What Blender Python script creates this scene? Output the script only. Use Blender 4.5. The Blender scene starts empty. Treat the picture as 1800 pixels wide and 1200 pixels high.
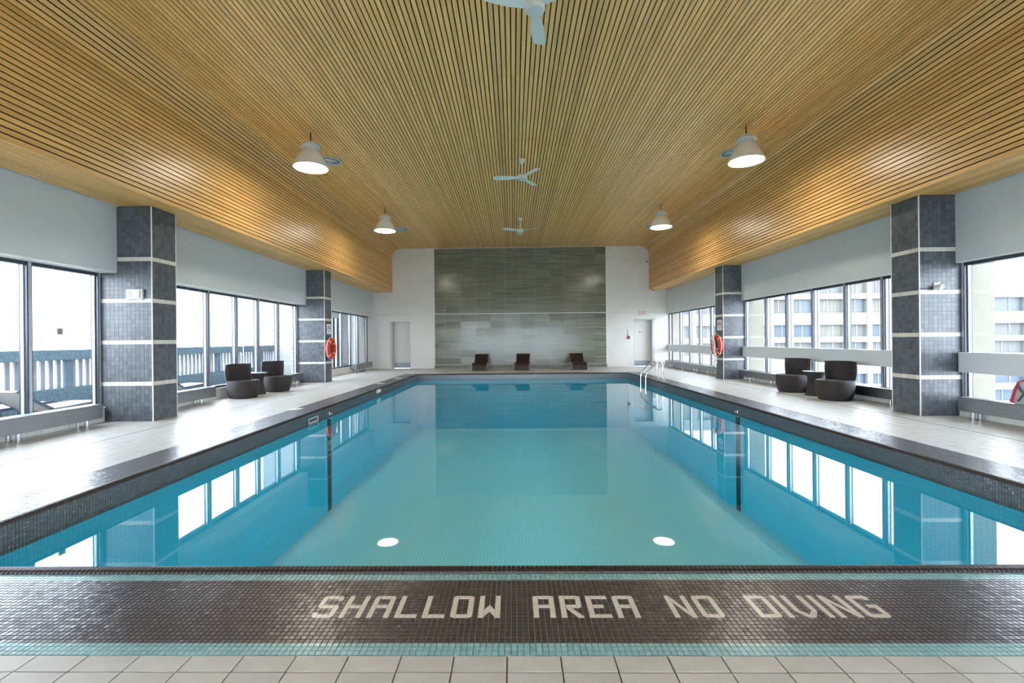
import bpy, bmesh, math, random
import numpy as np
from mathutils import Vector, Matrix

random.seed(7)
rng = np.random.default_rng(7)
C = bpy.context.scene.collection
SC = bpy.context.scene
PI = math.pi

# ------------------------------------------------------------------ camera
yaw, roll = 0.0152, 0.0095
fw = Vector((-math.sin(yaw), math.cos(yaw), 0))
ri = Vector((math.cos(yaw), math.sin(yaw), 0))
up = Vector((0, 0, 1))
R_ = ri * math.cos(roll) - up * math.sin(roll)
U_ = up * math.cos(roll) + ri * math.sin(roll)
cam_d = bpy.data.cameras.new('camera')
cam = bpy.data.objects.new('camera', cam_d)
C.objects.link(cam)
M = Matrix((R_, U_, -fw)).transposed().to_4x4()
M.translation = Vector((0, 0, 1.25))
cam.matrix_world = M
cam_d.sensor_width = 36
cam_d.lens = 820 / 1800 * 36
cam_d.shift_x = 10 / 1800
cam_d.shift_y = -2.4 / 1800
cam_d.clip_end = 5000
SC.camera = cam

# ------------------------------------------------------------------ world, exposure
SKY = 4.6
w = bpy.data.worlds.new('overcast_sky')
SC.world = w
w.use_nodes = True
bg = w.node_tree.nodes['Background']
bg.inputs[0].default_value = (0.80, 0.90, 1.0, 1)
bg.inputs[1].default_value = SKY
SC.view_settings.view_transform = 'Standard'
SC.view_settings.look = 'None'
SC.view_settings.gamma = 1
SC.view_settings.exposure = 1.5
SC.view_settings.use_curve_mapping = False
SC.cycles.use_denoising = True
SC.cycles.max_bounces = 10
SC.cycles.transparent_max_bounces = 24
SC.cycles.sample_clamp_indirect = 6
LAMP = 20.0     # radiance of the lamp lenses

# ------------------------------------------------------------------ materials
def mat(name, col, rough=0.5, metal=0.0, spec=0.5, emit=None, estr=1.0):
    m = bpy.data.materials.new(name)
    m.use_nodes = True
    b = m.node_tree.nodes['Principled BSDF']
    b.inputs['Base Color'].default_value = (*col, 1)
    b.inputs['Roughness'].default_value = rough
    b.inputs['Metallic'].default_value = metal
    b.inputs['Specular IOR Level'].default_value = spec
    if emit:
        b.inputs['Emission Color'].default_value = (*emit, 1)
        b.inputs['Emission Strength'].default_value = estr
    return m

def nodes(m):
    return m.node_tree.nodes, m.node_tree.links, m.node_tree.nodes['Principled BSDF']

def add_noise_color(m, c1, c2, scale=(5, 5, 5), nscale=5.0, detail=4, coord='Object', lo=0.3, hi=0.7):
    n, l, b = nodes(m)
    tc = n.new('ShaderNodeTexCoord'); mp = n.new('ShaderNodeMapping')
    mp.inputs['Scale'].default_value = scale
    if coord == 'World':
        l.new(n.new('ShaderNodeNewGeometry').outputs['Position'], mp.inputs['Vector'])
    else:
        l.new(tc.outputs[coord], mp.inputs['Vector'])
    no = n.new('ShaderNodeTexNoise'); no.inputs['Scale'].default_value = nscale
    no.inputs['Detail'].default_value = detail
    l.new(mp.outputs[0], no.inputs['Vector'])
    cr = n.new('ShaderNodeValToRGB')
    cr.color_ramp.elements[0].position = lo; cr.color_ramp.elements[0].color = (*c1, 1)
    cr.color_ramp.elements[1].position = hi; cr.color_ramp.elements[1].color = (*c2, 1)
    l.new(no.outputs[0], cr.inputs[0])
    l.new(cr.outputs[0], b.inputs['Base Color'])
    return no, cr, mp

def add_bump(m, src, strength=0.2, dist=0.01):
    n, l, b = nodes(m)
    bp = n.new('ShaderNodeBump'); bp.inputs['Strength'].default_value = strength
    bp.inputs['Distance'].default_value = dist
    l.new(src, bp.inputs['Height']); l.new(bp.outputs[0], b.inputs['Normal'])
    return bp

def vary_value(m, amount=0.2, use='random'):
    """multiply base colour by a per-object random value"""
    n, l, b = nodes(m)
    oi = n.new('ShaderNodeObjectInfo')
    mr = n.new('ShaderNodeMapRange'); mr.inputs[3].default_value = 1 - amount; mr.inputs[4].default_value = 1 + amount
    l.new(oi.outputs['Random'], mr.inputs[0])
    hs = n.new('ShaderNodeHueSaturation')
    bc = b.inputs['Base Color']
    if bc.links:
        l.new(bc.links[0].from_socket, hs.inputs['Color'])
    else:
        hs.inputs['Color'].default_value = bc.default_value
    l.new(mr.outputs[0], hs.inputs['Value'])
    l.new(hs.outputs[0], bc)

def attr_mat(name, rough, spec=0.5, bump=0.0):
    m = mat(name, (1, 1, 1), rough, 0, spec)
    n, l, b = nodes(m)
    a = n.new('ShaderNodeVertexColor'); a.layer_name = 'Col'
    l.new(a.outputs[0], b.inputs['Base Color'])
    if bump:
        no = n.new('ShaderNodeTexNoise'); no.inputs['Scale'].default_value = 40
        add_bump(m, no.outputs[0], bump, 0.002)
    return m

M_wood = mat('oak_slat', (0.62, 0.36, 0.10), 0.36, 0, 0.55)
add_noise_color(M_wood, (0.74, 0.405, 0.12), (0.92, 0.55, 0.205), (14, 0.7, 14), 3.0, 6, 'World')
vary_value(M_wood, 0.12)
M_slatback = mat('dark_slot', (0.012, 0.007, 0.004), 0.8)
M_white = mat('white_wall_paint', (0.66, 0.645, 0.60), 0.55)
add_noise_color(M_white, (0.585, 0.565, 0.525), (0.625, 0.605, 0.56), (1, 1, 1), 1.2, 3)
M_trimw = mat('white_trim_paint', (0.72, 0.70, 0.66), 0.4)
M_bulk = mat('grey_bulkhead_paint', (0.52, 0.555, 0.565), 0.32, 0, 0.5)
add_noise_color(M_bulk, (0.51, 0.545, 0.557), (0.53, 0.563, 0.573), (1, 1, 1), 0.8, 2)
M_door = mat('door_paint', (0.60, 0.585, 0.55), 0.4)
M_jamb = mat('door_jamb_paint', (0.42, 0.42, 0.41), 0.45)
M_steel = mat('brushed_steel', (0.55, 0.56, 0.57), 0.30, 1.0)
no, cr, mp = add_noise_color(M_steel, (0.23, 0.24, 0.25), (0.36, 0.37, 0.38), (2, 1, 60), 4, 3)
M_chrome = mat('chrome', (0.62, 0.63, 0.65), 0.09, 1.0)
M_frame = mat('dark_anodised_frame', (0.055, 0.065, 0.085), 0.32, 0.6)
M_framelight = mat('mill_aluminium', (0.50, 0.52, 0.55), 0.35, 0.7)
M_curb = mat('cream_curb_tile', (0.62, 0.60, 0.54), 0.35)
M_grout = mat('grey_grout', (0.34, 0.33, 0.32), 0.8)
M_grout_lt = mat('light_grout', (0.50, 0.48, 0.45), 0.8)
M_grout_dk = mat('dark_grout', (0.055, 0.06, 0.065), 0.8)
M_mosaic = attr_mat('glazed_mosaic', 0.28, 1.0)
M_coltile = attr_mat('slate_mosaic', 0.36, 0.55, 0.1)
M_deck = mat('beige_deck_tile', (0.48, 0.47, 0.445), 0.36, 0, 0.35)
no, cr, mp = add_noise_color(M_deck, (0.455, 0.445, 0.42), (0.525, 0.515, 0.495), (1, 1, 1), 7, 6, 'Object', 0.35, 0.65)
n, l, b = nodes(M_deck)
mu = n.new('ShaderNodeTexNoise'); mu.inputs['Scale'].default_value = 16; mu.inputs['Detail'].default_value = 5
mu.inputs['Distortion'].default_value = 1.2
add_bump(M_deck, mu.outputs[0], 0.22, 0.004)
vary_value(M_deck, 0.05)
M_decks = M_deck.copy(); M_decks.name = 'beige_deck_tile_field'
M_joint = mat('joint_sealant', (0.10, 0.11, 0.13), 0.6)
M_rubber = mat('black_plastic', (0.02, 0.02, 0.022), 0.5)
M_whiteplastic = mat('white_plastic', (0.60, 0.60, 0.585), 0.4)
M_kick = mat('satin_kick_plate', (0.26, 0.30, 0.34), 0.42, 0.5)
M_lampwhite = mat('white_enamel', (0.82, 0.79, 0.74), 0.35)
M_lens = mat('lit_lens', (0.9, 0.9, 0.9), 0.3, 0, 0.5, (1.0, 0.93, 0.80), LAMP)
M_fan = mat('fan_white_enamel', (0.70, 0.71, 0.66), 0.35)
M_ventmetal = mat('vent_aluminium', (0.52, 0.56, 0.56), 0.4, 0.3)
M_ventdark = mat('vent_dark', (0.05, 0.07, 0.08), 0.7)
M_ring = mat('orange_lifebuoy', (0.56, 0.036, 0.008), 0.5, 0, 0.3)
M_rope = mat('white_rope', (0.75, 0.74, 0.72), 0.7)
M_signw = mat('sign_white', (0.78, 0.78, 0.80), 0.4)
M_ink = mat('sign_ink', (0.06, 0.06, 0.07), 0.6)
M_red = mat('red_print', (0.40, 0.03, 0.015), 0.5)
M_darkred = mat('dark_red_plastic', (0.22, 0.03, 0.04), 0.45)

# woven wicker
M_wick = mat('brown_wicker', (0.06, 0.045, 0.042), 0.42, 0, 0.4)
n, l, b = nodes(M_wick)
tc = n.new('ShaderNodeTexCoord')
wv = n.new('ShaderNodeTexWave'); wv.inputs['Scale'].default_value = 22; wv.bands_direction = 'Z'
wv2 = n.new('ShaderNodeTexWave'); wv2.inputs['Scale'].default_value = 14; wv2.bands_direction = 'DIAGONAL'
l.new(tc.outputs['Object'], wv.inputs['Vector']); l.new(tc.outputs['Object'], wv2.inputs['Vector'])
mx = n.new('ShaderNodeMath'); mx.operation = 'MAXIMUM'
l.new(wv.outputs[1], mx.inputs[0]); l.new(wv2.outputs[1], mx.inputs[1])
add_bump(M_wick, mx.outputs[0], 0.9, 0.008)
cr = n.new('ShaderNodeValToRGB')
cr.color_ramp.elements[0].color = (0.008, 0.006, 0.007, 1); cr.color_ramp.elements[1].color = (0.036, 0.027, 0.029, 1)
l.new(mx.outputs[0], cr.inputs[0]); l.new(cr.outputs[0], b.inputs['Base Color'])
M_lounge = mat('dark_brown_sling', (0.022, 0.008, 0.008), 0.5)
M_loungeframe = mat('lounger_pale_frame', (0.15, 0.135, 0.13), 0.4)
M_outframe = mat('blue_grey_wicker', (0.04, 0.055, 0.085), 0.5)
M_outcush = mat('pale_cushion', (0.28, 0.27, 0.26), 0.7)
M_tabletop = mat('glass_table_top', (0.35, 0.42, 0.46), 0.08, 0, 0.6)
M_curtain = mat('pale_blue_curtain', (0.66, 0.74, 0.78), 0.7)

# wall tile panel (glossy streaked green-grey slate)
M_panel = mat('streaked_green_tile', (0.10, 0.11, 0.085), 0.18, 0, 0.6)
no, cr, mp = add_noise_color(M_panel, (0.075, 0.080, 0.050), (0.205, 0.210, 0.152), (0.30, 1, 8), 3.0, 6, 'World', 0.3, 0.75)
n, l, b = nodes(M_panel)
add_bump(M_panel, no.outputs[0], 0.10, 0.004)
vary_value(M_panel, 0.13)

# glass: clear pane with Fresnel reflection (real transparency, no refraction needed for flat panes)
def clear_mat(name, tint, ior, rough=0.0, bump=None, top_strength=1.0):
    m = bpy.data.materials.new(name); m.use_nodes = True
    n = m.node_tree.nodes; l = m.node_tree.links
    n.remove(n['Principled BSDF'])
    out = n['Material Output']
    tr = n.new('ShaderNodeBsdfTransparent'); tr.inputs[0].default_value = (*tint, 1)
    gl = n.new('ShaderNodeBsdfGlossy'); gl.inputs['Roughness'].default_value = rough
    lw = n.new('ShaderNodeLayerWeight'); lw.inputs['Blend'].default_value = 0.5
    pw = n.new('ShaderNodeMath'); pw.operation = 'POWER'; pw.inputs[1].default_value = 5.0
    l.new(lw.outputs['Facing'], pw.inputs[0])
    fr = n.new('ShaderNodeMapRange'); fr.inputs[3].default_value = ior; fr.inputs[4].default_value = 1.0   # Schlick, same from both sides
    l.new(pw.outputs[0], fr.inputs[0])
    mix = n.new('ShaderNodeMixShader')
    l.new(fr.outputs[0], mix.inputs[0]); l.new(tr.outputs[0], mix.inputs[1]); l.new(gl.outputs[0], mix.inputs[2])
    l.new(mix.outputs[0], out.inputs['Surface'])
    if bump:
        tc = n.new('ShaderNodeTexCoord')
        no = n.new('ShaderNodeTexNoise'); no.inputs['Scale'].default_value = bump[0]; no.inputs['Detail'].default_value = 2
        l.new(tc.outputs['Object'], no.inputs['Vector'])
        bp = n.new('ShaderNodeBump'); bp.inputs['Strength'].default_value = bump[1]; bp.inputs['Distance'].default_value = 0.01
        l.new(no.outputs[0], bp.inputs['Height'])
        l.new(bp.outputs[0], gl.inputs['Normal']); l.new(bp.outputs[0], lw.inputs['Normal'])
    return m
M_glass = clear_mat('window_glass', (0.98, 0.99, 1.0), 0.02)
M_water = clear_mat('pool_water', (0.90, 1.0, 1.0), 0.04, 0.0, (1.6, 0.012))

# pool interior: small tiles with grout grid
def pool_mat(name, c1, c2, grout, size):
    m = mat(name, c1, 0.35)
    n, l, b = nodes(m)
    tc = n.new('ShaderNodeTexCoord')
    sep = n.new('ShaderNodeSeparateXYZ'); l.new(tc.outputs['Object'], sep.inputs[0])
    outs = []
    for ax in 'XYZ':
        d = n.new('ShaderNodeMath'); d.operation = 'DIVIDE'; d.inputs[1].default_value = size
        l.new(sep.outputs[ax], d.inputs[0])
        f = n.new('ShaderNodeMath'); f.operation = 'FRACT'; l.new(d.outputs[0], f.inputs[0])
        lt = n.new('ShaderNodeMath'); lt.operation = 'LESS_THAN'; lt.inputs[1].default_value = 0.11
        l.new(f.outputs[0], lt.inputs[0]); outs.append(lt)
    # faces of the basin are axis aligned: drop the axis of the normal
    geo = n.new('ShaderNodeNewGeometry'); sn = n.new('ShaderNodeSeparateXYZ'); l.new(geo.outputs['Normal'], sn.inputs[0])
    tot = None
    for ax, lt in zip('XYZ', outs):
        a = n.new('ShaderNodeMath'); a.operation = 'ABSOLUTE'; l.new(sn.outputs[ax], a.inputs[0])
        c = n.new('ShaderNodeMath'); c.operation = 'LESS_THAN'; c.inputs[1].default_value = 0.5; l.new(a.outputs[0], c.inputs[0])
        mu = n.new('ShaderNodeMath'); mu.operation = 'MULTIPLY'; l.new(c.outputs[0], mu.inputs[0]); l.new(lt.outputs[0], mu.inputs[1])
        if tot is None: tot = mu
        else:
            mm = n.new('ShaderNodeMath'); mm.operation = 'MAXIMUM'; l.new(tot.outputs[0], mm.inputs[0]); l.new(mu.outputs[0], mm.inputs[1]); tot = mm
    no = n.new('ShaderNodeTexNoise'); no.inputs['Scale'].default_value = 0.7; l.new(tc.outputs['Object'], no.inputs['Vector'])
    cr = n.new('ShaderNodeValToRGB'); cr.color_ramp.elements[0].color = (*c1, 1); cr.color_ramp.elements[1].color = (*c2, 1)
    cr.color_ramp.elements[0].position = 0.3; cr.color_ramp.elements[1].position = 0.7
    l.new(no.outputs[0], cr.inputs[0])
    mix = n.new('ShaderNodeMixRGB'); l.new(tot.outputs[0], mix.inputs[0]); l.new(cr.outputs[0], mix.inputs[1]); mix.inputs[2].default_value = (*grout, 1)
    l.new(mix.outputs[0], b.inputs['Base Color'])
    return m
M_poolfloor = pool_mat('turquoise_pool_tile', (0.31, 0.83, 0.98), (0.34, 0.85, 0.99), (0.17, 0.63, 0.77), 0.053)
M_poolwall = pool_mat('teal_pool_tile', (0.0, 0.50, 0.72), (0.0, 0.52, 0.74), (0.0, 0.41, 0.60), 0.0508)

# exterior
M_pier = mat('cream_pebble_render', (0.50, 0.455, 0.37), 0.9)
no, cr, mp = add_noise_color(M_pier, (0.185, 0.168, 0.135), (0.215, 0.198, 0.162), (1, 1, 1), 40, 6)
add_bump(M_pier, no.outputs[0], 0.3, 0.01)
M_block = mat('white_ribbed_block', (0.27, 0.285, 0.29), 0.85)
n, l, b = nodes(M_block)
tc = n.new('ShaderNodeTexCoord'); bk = n.new('ShaderNodeTexBrick')
mp = n.new('ShaderNodeMapping'); mp.inputs['Rotation'].default_value = (PI / 2, 0, 0)
l.new(tc.outputs['Object'], mp.inputs[0]); l.new(mp.outputs[0], bk.inputs['Vector'])
bk.inputs['Color1'].default_value = (0.36, 0.375, 0.38, 1); bk.inputs['Color2'].default_value = (0.33, 0.345, 0.35, 1)
bk.inputs['Mortar'].default_value = (0.22, 0.23, 0.235, 1); bk.inputs['Scale'].default_value = 5
bk.inputs['Mortar Size'].default_value = 0.02
l.new(bk.outputs[0], b.inputs['Base Color']); add_bump(M_block, bk.outputs[1], -0.4, 0.02)
M_block_bright = M_block.copy(); M_block_bright.name = 'brightened_block'  # block colour brightened to lift the annex walls lying in shade
for q in M_block_bright.node_tree.nodes:
    if q.type == 'TEX_BRICK':
        q.inputs['Color1'].default_value = (0.80, 0.82, 0.82, 1); q.inputs['Color2'].default_value = (0.76, 0.78, 0.78, 1); q.inputs['Mortar'].default_value = (0.55, 0.57, 0.57, 1)
        for lk in list(M_block_bright.node_tree.links):
            if lk.to_node == q and lk.to_socket.name == 'Vector': pass
M_concrete = mat('balcony_concrete', (0.46, 0.46, 0.45), 0.85)
add_noise_color(M_concrete, (0.22, 0.225, 0.225), (0.28, 0.28, 0.275), (1, 1, 1), 3, 5)
M_railmetal = mat('blue_grey_rail_paint', (0.07, 0.11, 0.15), 0.55)
M_parapet = mat('speckled_blue_concrete', (0.20, 0.30, 0.36), 0.8)
add_noise_color(M_parapet, (0.045, 0.085, 0.115), (0.10, 0.15, 0.18), (1, 1, 1), 22, 5)
M_baluster = mat('grey_baluster_paint', (0.20, 0.21, 0.235), 0.6)
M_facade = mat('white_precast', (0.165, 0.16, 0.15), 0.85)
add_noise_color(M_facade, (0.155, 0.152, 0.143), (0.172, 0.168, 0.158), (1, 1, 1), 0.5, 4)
M_curt = [mat('far_window_curtain_pale', (0.10, 0.10, 0.097), 0.6), mat('far_window_blind_beige', (0.125, 0.118, 0.10), 0.6),
          mat('far_window_glass_blue', (0.04, 0.06, 0.085), 0.4), mat('far_window_glass_grey', (0.065, 0.075, 0.085), 0.4)]
for m_ in M_curt[:2]:
    c = m_.node_tree.nodes['Principled BSDF'].inputs['Base Color'].default_value[:3]
    add_noise_color(m_, tuple(x * 0.72 for x in c), tuple(x * 1.1 for x in c), (9, 1, 0.3), 1.0, 3)
M_farframe = mat('far_window_frame', (0.22, 0.22, 0.21), 0.6)
M_land = mat('hazy_low_land', (0.30, 0.36, 0.34), 1.0)
add_noise_color(M_land, (0.17, 0.215, 0.18), (0.30, 0.32, 0.32), (1, 1, 1), 0.012, 6)

# ------------------------------------------------------------------ mesh helpers
def link(name, me, m=None, parent=None):
    if m is not None:
        for q in (m if isinstance(m, (list, tuple)) else [m]):
            me.materials.append(q)
    o = bpy.data.objects.new(name, me)
    C.objects.link(o)
    if parent is not None:
        o.parent = parent
    return o

def tag(o, label=None, cat=None, group=None, kind=None):
    if label: o['label'] = label
    if cat: o['category'] = cat
    if group: o['group'] = group
    if kind: o['kind'] = kind
    return o

def thing(name, label, cat, loc=(0, 0, 0), rz=0, group=None, kind=None):
    o = bpy.data.objects.new(name, None)
    C.objects.link(o); o.location = loc; o.rotation_euler = (0, 0, rz)
    o.empty_display_size = 0.1
    return tag(o, label, cat, group, kind)

class MB:
    """collects shapes and links them as one mesh"""
    def __init__(s): s.bm = bmesh.new()
    def box(s, a, b, bevel=0.0, rot=None):
        a = Vector(a); b = Vector(b); c = (a + b) / 2; d = b - a
        mt = Matrix.Translation(c)
        if rot is not None: mt = mt @ rot
        r = bmesh.ops.create_cube(s.bm, size=1, matrix=mt @ Matrix.Diagonal((*d, 1)))
        if bevel:
            ed = list({e for v in r['verts'] for e in v.link_edges})
            bmesh.ops.bevel(s.bm, geom=ed, offset=bevel, segments=2, affect='EDGES', profile=0.5)
        return s
    def tube(s, pts, r, n=10, cap=True):
        pts = [Vector(p) for p in pts]; rings = []
        prev = None
        for i, p in enumerate(pts):
            t = (pts[min(i + 1, len(pts) - 1)] - pts[max(i - 1, 0)]).normalized()
            if prev is None:
                x = t.orthogonal().normalized()
            else:
                x = (prev - t * prev.dot(t)).normalized()
            prev = x; y = t.cross(x)
            rr = r[i] if isinstance(r, (list, tuple)) else r
            rings.append([s.bm.verts.new(p + (x * math.cos(2 * PI * k / n) + y * math.sin(2 * PI * k / n)) * rr) for k in range(n)])
        for a, b in zip(rings, rings[1:]):
            for k in range(n):
                s.bm.faces.new((a[k], a[(k + 1) % n], b[(k + 1) % n], b[k]))
        if cap:
            s.bm.faces.new(rings[0][::-1]); s.bm.faces.new(rings[-1])
        return s
    def lathe(s, prof, n=32, center=(0, 0, 0), cap=True):
        cx, cy, cz = center; rings = []
        for r, z in prof:
            rings.append([s.bm.verts.new((cx + r * math.cos(2 * PI * k / n), cy + r * math.sin(2 * PI * k / n), cz + z)) for k in range(n)])
        for a, b in zip(rings, rings[1:]):
            for k in range(n):
                s.bm.faces.new((a[k], a[(k + 1) % n], b[(k + 1) % n], b[k]))
        if cap:
            s.bm.faces.new(rings[0][::-1]); s.bm.faces.new(rings[-1])
        return s
    def prism(s, poly, axis, a, b):
        """poly in the two other axes, extruded along axis from a to b"""
        def P(u, v, t):
            return {'x': (t, u, v), 'y': (u, t, v), 'z': (u, v, t)}[axis]
        A = [s.bm.verts.new(P(u, v, a)) for u, v in poly]; B = [s.bm.verts.new(P(u, v, b)) for u, v in poly]
        n = len(poly)
        s.bm.faces.new(A); s.bm.faces.new(B[::-1])
        for k in range(n):
            s.bm.faces.new((A[k], B[k], B[(k + 1) % n], A[(k + 1) % n]))
        return s
    def torus(s, R, r, center, normal='z', n=48, k=14):
        rings = []
        for i in range(n):
            a = 2 * PI * i / n; ring = []
            for j in range(k):
                t = 2 * PI * j / k
                u = (R + r * math.cos(t)) * math.cos(a); v = (R + r * math.cos(t)) * math.sin(a); q = r * math.sin(t)
                p = {'z': (u, v, q), 'x': (q, u, v), 'y': (u, q, v)}[normal]
                ring.append(s.bm.verts.new(Vector(p) + Vector(center)))
            rings.append(ring)
        for i in range(n):
            a, b = rings[i], rings[(i + 1) % n]
            for j in range(k):
                s.bm.faces.new((a[j], a[(j + 1) % k], b[(j + 1) % k], b[j]))
        return s
    def mesh(s, name, smooth=False):
        bmesh.ops.recalc_face_normals(s.bm, faces=s.bm.faces)
        me = bpy.data.meshes.new(name)
        s.bm.to_mesh(me); s.bm.free()
        if smooth:
            for p in me.polygons: p.use_smooth = True
            try: me.set_sharp_from_angle(angle=math.radians(38))
            except Exception: pass
        return me
    def build(s, name, m, parent=None, smooth=False):
        return link(name, s.mesh(name, smooth), m, parent)

def bx(name, a, b, m, parent=None, bevel=0.0):
    return MB().box(a, b, bevel).build(name, m, parent)

def tiles(name, origin, u, v, nrm, nu, nv, pu, pv, gap, thick, colf, m, parent=None, tilt=0.0, cham=0.0009, skip=None):
    """a field of separate chamfered tiles as one mesh; colours per tile in attribute Col"""
    origin = np.array(origin, float); u = np.array(u, float); v = np.array(v, float); nrm = np.array(nrm, float)
    I, J = np.meshgrid(np.arange(nu), np.arange(nv), indexing='ij')
    I = I.ravel(); J = J.ravel()
    if skip is not None:
        k = ~skip(I, J); I = I[k]; J = J[k]
    N = len(I)
    base = origin + np.outer((I + 0.5) * pu, u) + np.outer((J + 0.5) * pv, v)
    hu, hv = pu / 2 - gap / 2, pv / 2 - gap / 2
    sg = np.array([(-1, -1), (1, -1), (1, 1), (-1, 1)], float)
    V = np.zeros((N, 8, 3))
    tz = rng.normal(0, 1, (N, 2)) * tilt
    for k, (a, b) in enumerate(sg):
        V[:, k] = base + a * hu * u + b * hv * v
        V[:, k + 4] = base + a * (hu - cham) * u + b * (hv - cham) * v + np.outer(thick + a * hu * tz[:, 0] + b * hv * tz[:, 1], nrm)
    F = np.array([(4, 5, 6, 7), (0, 1, 5, 4), (1, 2, 6, 5), (2, 3, 7, 6), (3, 0, 4, 7)])
    if np.dot(np.cross(u, v), nrm) < 0:
        F = F[:, ::-1]
    faces = (F[None] + (np.arange(N) * 8)[:, None, None]).reshape(-1)
    me = bpy.data.meshes.new(name)
    me.vertices.add(N * 8); me.vertices.foreach_set('co', V.ravel())
    me.loops.add(len(faces)); me.loops.foreach_set('vertex_index', faces.astype(np.int32))
    nf = len(faces) // 4
    me.polygons.add(nf); me.polygons.foreach_set('loop_start', np.arange(nf, dtype=np.int32) * 4)
    me.update(calc_edges=True)
    me.shade_flat()
    col = colf(I, J)
    at = me.color_attributes.new('Col', 'FLOAT_COLOR', 'POINT')
    cc = np.ones((N, 8, 4)); cc[:, :, :3] = col[:, None, :]
    at.data.foreach_set('color', cc.ravel())
    return link(name, me, m, parent)

def vcol(base, N, amp):
    return np.array(base)[None] * (1 + rng.uniform(-amp, amp, (N, 1)))

# ------------------------------------------------------------------ dimensions
PXL, PXR, PY0, PY1, WZ = -3.57, 4.20, 2.56, 17.14, -0.18
POOLB = -1.99
YB = 21.14                   # end wall
YR = -5.5                    # rear wall behind the camera
CL, CR = -5.80, 6.37         # column faces
WL, WR = -6.69, 7.07         # window planes
BL, BR = -6.36, 6.93         # bulkhead faces
CY = [(7.41, 7.95), (14.26, 14.80)]
HZ, SZ, TZ = 2.40, 3.46, 5.445
P = 0.0254
EDGE_C = (0.058, 0.045, 0.043)
DARK_C = (0.048, 0.041, 0.045)
TEAL_C = (0.22, 0.42, 0.44)
CREAM_C = (0.60, 0.55, 0.47)

# ------------------------------------------------------------------ floor
floor = MB()
for a, b in (((-7.0, YR, -0.3), (PXL - 0.02, YB + 0.6, -0.012)), ((PXR + 0.02, YR, -0.3), (7.5, YB + 0.6, -0.012)),
             ((PXL - 0.02, YR, -0.3), (PXR + 0.02, PY0 - 0.02, -0.012)), ((PXL - 0.02, PY1 + 0.02, -0.3), (PXR + 0.02, YB + 0.6, -0.012))):
    floor.box(a, b)
floor = tag(floor.build('floor', M_grout), 'beige rectangular tiled pool deck around the water', 'floor', kind='structure')
TX, TY = 0.21, 0.094
X0 = -0.036
tm = MB().box((-TX / 2 + 0.003, -TY / 2 + 0.003, -0.012), (TX / 2 - 0.003, TY / 2 - 0.003, 0.0), 0.0).mesh('tile')
tm.materials.append(M_deck)
YM = 1.849
for k in range(3):
    for i in range(-13, 14):
        o = bpy.data.objects.new('tile', tm); C.objects.link(o); o.parent = floor
        o.location = (X0 + (i + 0.5) * TX, YM - (k + 0.5) * TY, random.uniform(-0.0005, 0.0005))
        o.rotation_euler = (random.gauss(0, 0.004), random.gauss(0, 0.004), 0)
def deckfield(name, x0, x1, y0, y1, skip=None):
    nu = max(1, round((x1 - x0) / TX)); nv = max(1, round((y1 - y0) / TY))
    o = tiles(name, (x0, y0, -0.012), (1, 0, 0), (0, 1, 0), (0, 0, 1), nu, nv, (x1 - x0) / nu, (y1 - y0) / nv, 0.0035, 0.012,
              lambda I, J: vcol((1, 1, 1), len(I), 0.03), M_decks, floor, 0.004, 0.001, skip)
    tag(o, kind='stuff')
LM, RM = PXL - 0.56, PXR + 0.56
xa, xb = X0 - 13 * TX, X0 + 14 * TX
deckfield('tile_field', xa, xb, YR, YM - 3 * TY)
deckfield('tile_field', -6.6, xa, YR, YM)
deckfield('tile_field', xb, 7.0, YR, YM)
deckfield('tile_field', -6.6, LM, YM, YB)
deckfield('tile_field', RM, 7.0, YM, YB)
deckfield('tile_field', LM, RM, PY1 + 0.56, YB)
for x, y0, y1 in ((-5.32, YR, 16.6), (5.99, YR, 14.0)):
    bx('expansion_joint', (x - 0.008, y0, -0.004), (x + 0.008, y1, 0.0012), M_joint, floor)

# ------------------------------------------------------------------ swimming pool
pool = thing('swimming_pool', 'large rectangular indoor swimming pool with teal water and dark mosaic edge', 'pool', (0.315, 9.85, 0))
pool.matrix_world  # local frame = world minus base
POFF = Vector((-0.315, -9.85, 0))
def pp(o):
    o.parent = pool; o.location = o.location + POFF; return o
bw = MB()
t = 0.15
bw.box((PXL - t, PY0 - t, POOLB - t), (PXL, PY1 + t, -0.03))
bw.box((PXR, PY0 - t, POOLB - t), (PXR + t, PY1 + t, -0.03))
bw.box((PXL, PY1, POOLB - t), (PXR, PY1 + t, -0.03))
bw.box((PXL, PY0 - t, POOLB - t), (PXR, PY0, -0.03))
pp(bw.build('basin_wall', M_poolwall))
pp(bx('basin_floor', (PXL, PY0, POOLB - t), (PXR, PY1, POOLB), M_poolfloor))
bmw = bmesh.new()
vs = [bmw.verts.new(c) for c in ((PXL, PY0, WZ), (PXR, PY0, WZ), (PXR, PY1, WZ), (PXL, PY1, WZ))]
bmw.faces.new(vs)
mew = bpy.data.meshes.new('water'); bmw.to_mesh(mew); bmw.free()
pp(link('water', mew, M_water))

# bed under the mosaic border
mb = MB()
mb.box((-7.0 + 0.4, YM, -0.011), (7.0, PY0, -0.004))
mb.box((LM, PY0, -0.011), (PXL, PY1 + 0.56, -0.004))
mb.box((PXR, PY0, -0.011), (RM, PY1 + 0.56, -0.004))
mb.box((PXL, PY1, -0.011), (PXR, PY1 + 0.56, -0.004))
pp(mb.build('mosaic_bed', M_grout_lt))

XL0 = -0.936                              # left edge of the first letter
ncol0 = round((XL0 - (LM + 0.0)) / P) + 1  # columns left of the lettering
GX0 = XL0 - ncol0 * P
nfx = int((RM - GX0) / P) + 1
YD = 2.432                                # front strip: dark rows end here, pale teal rows up to the lip
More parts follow.
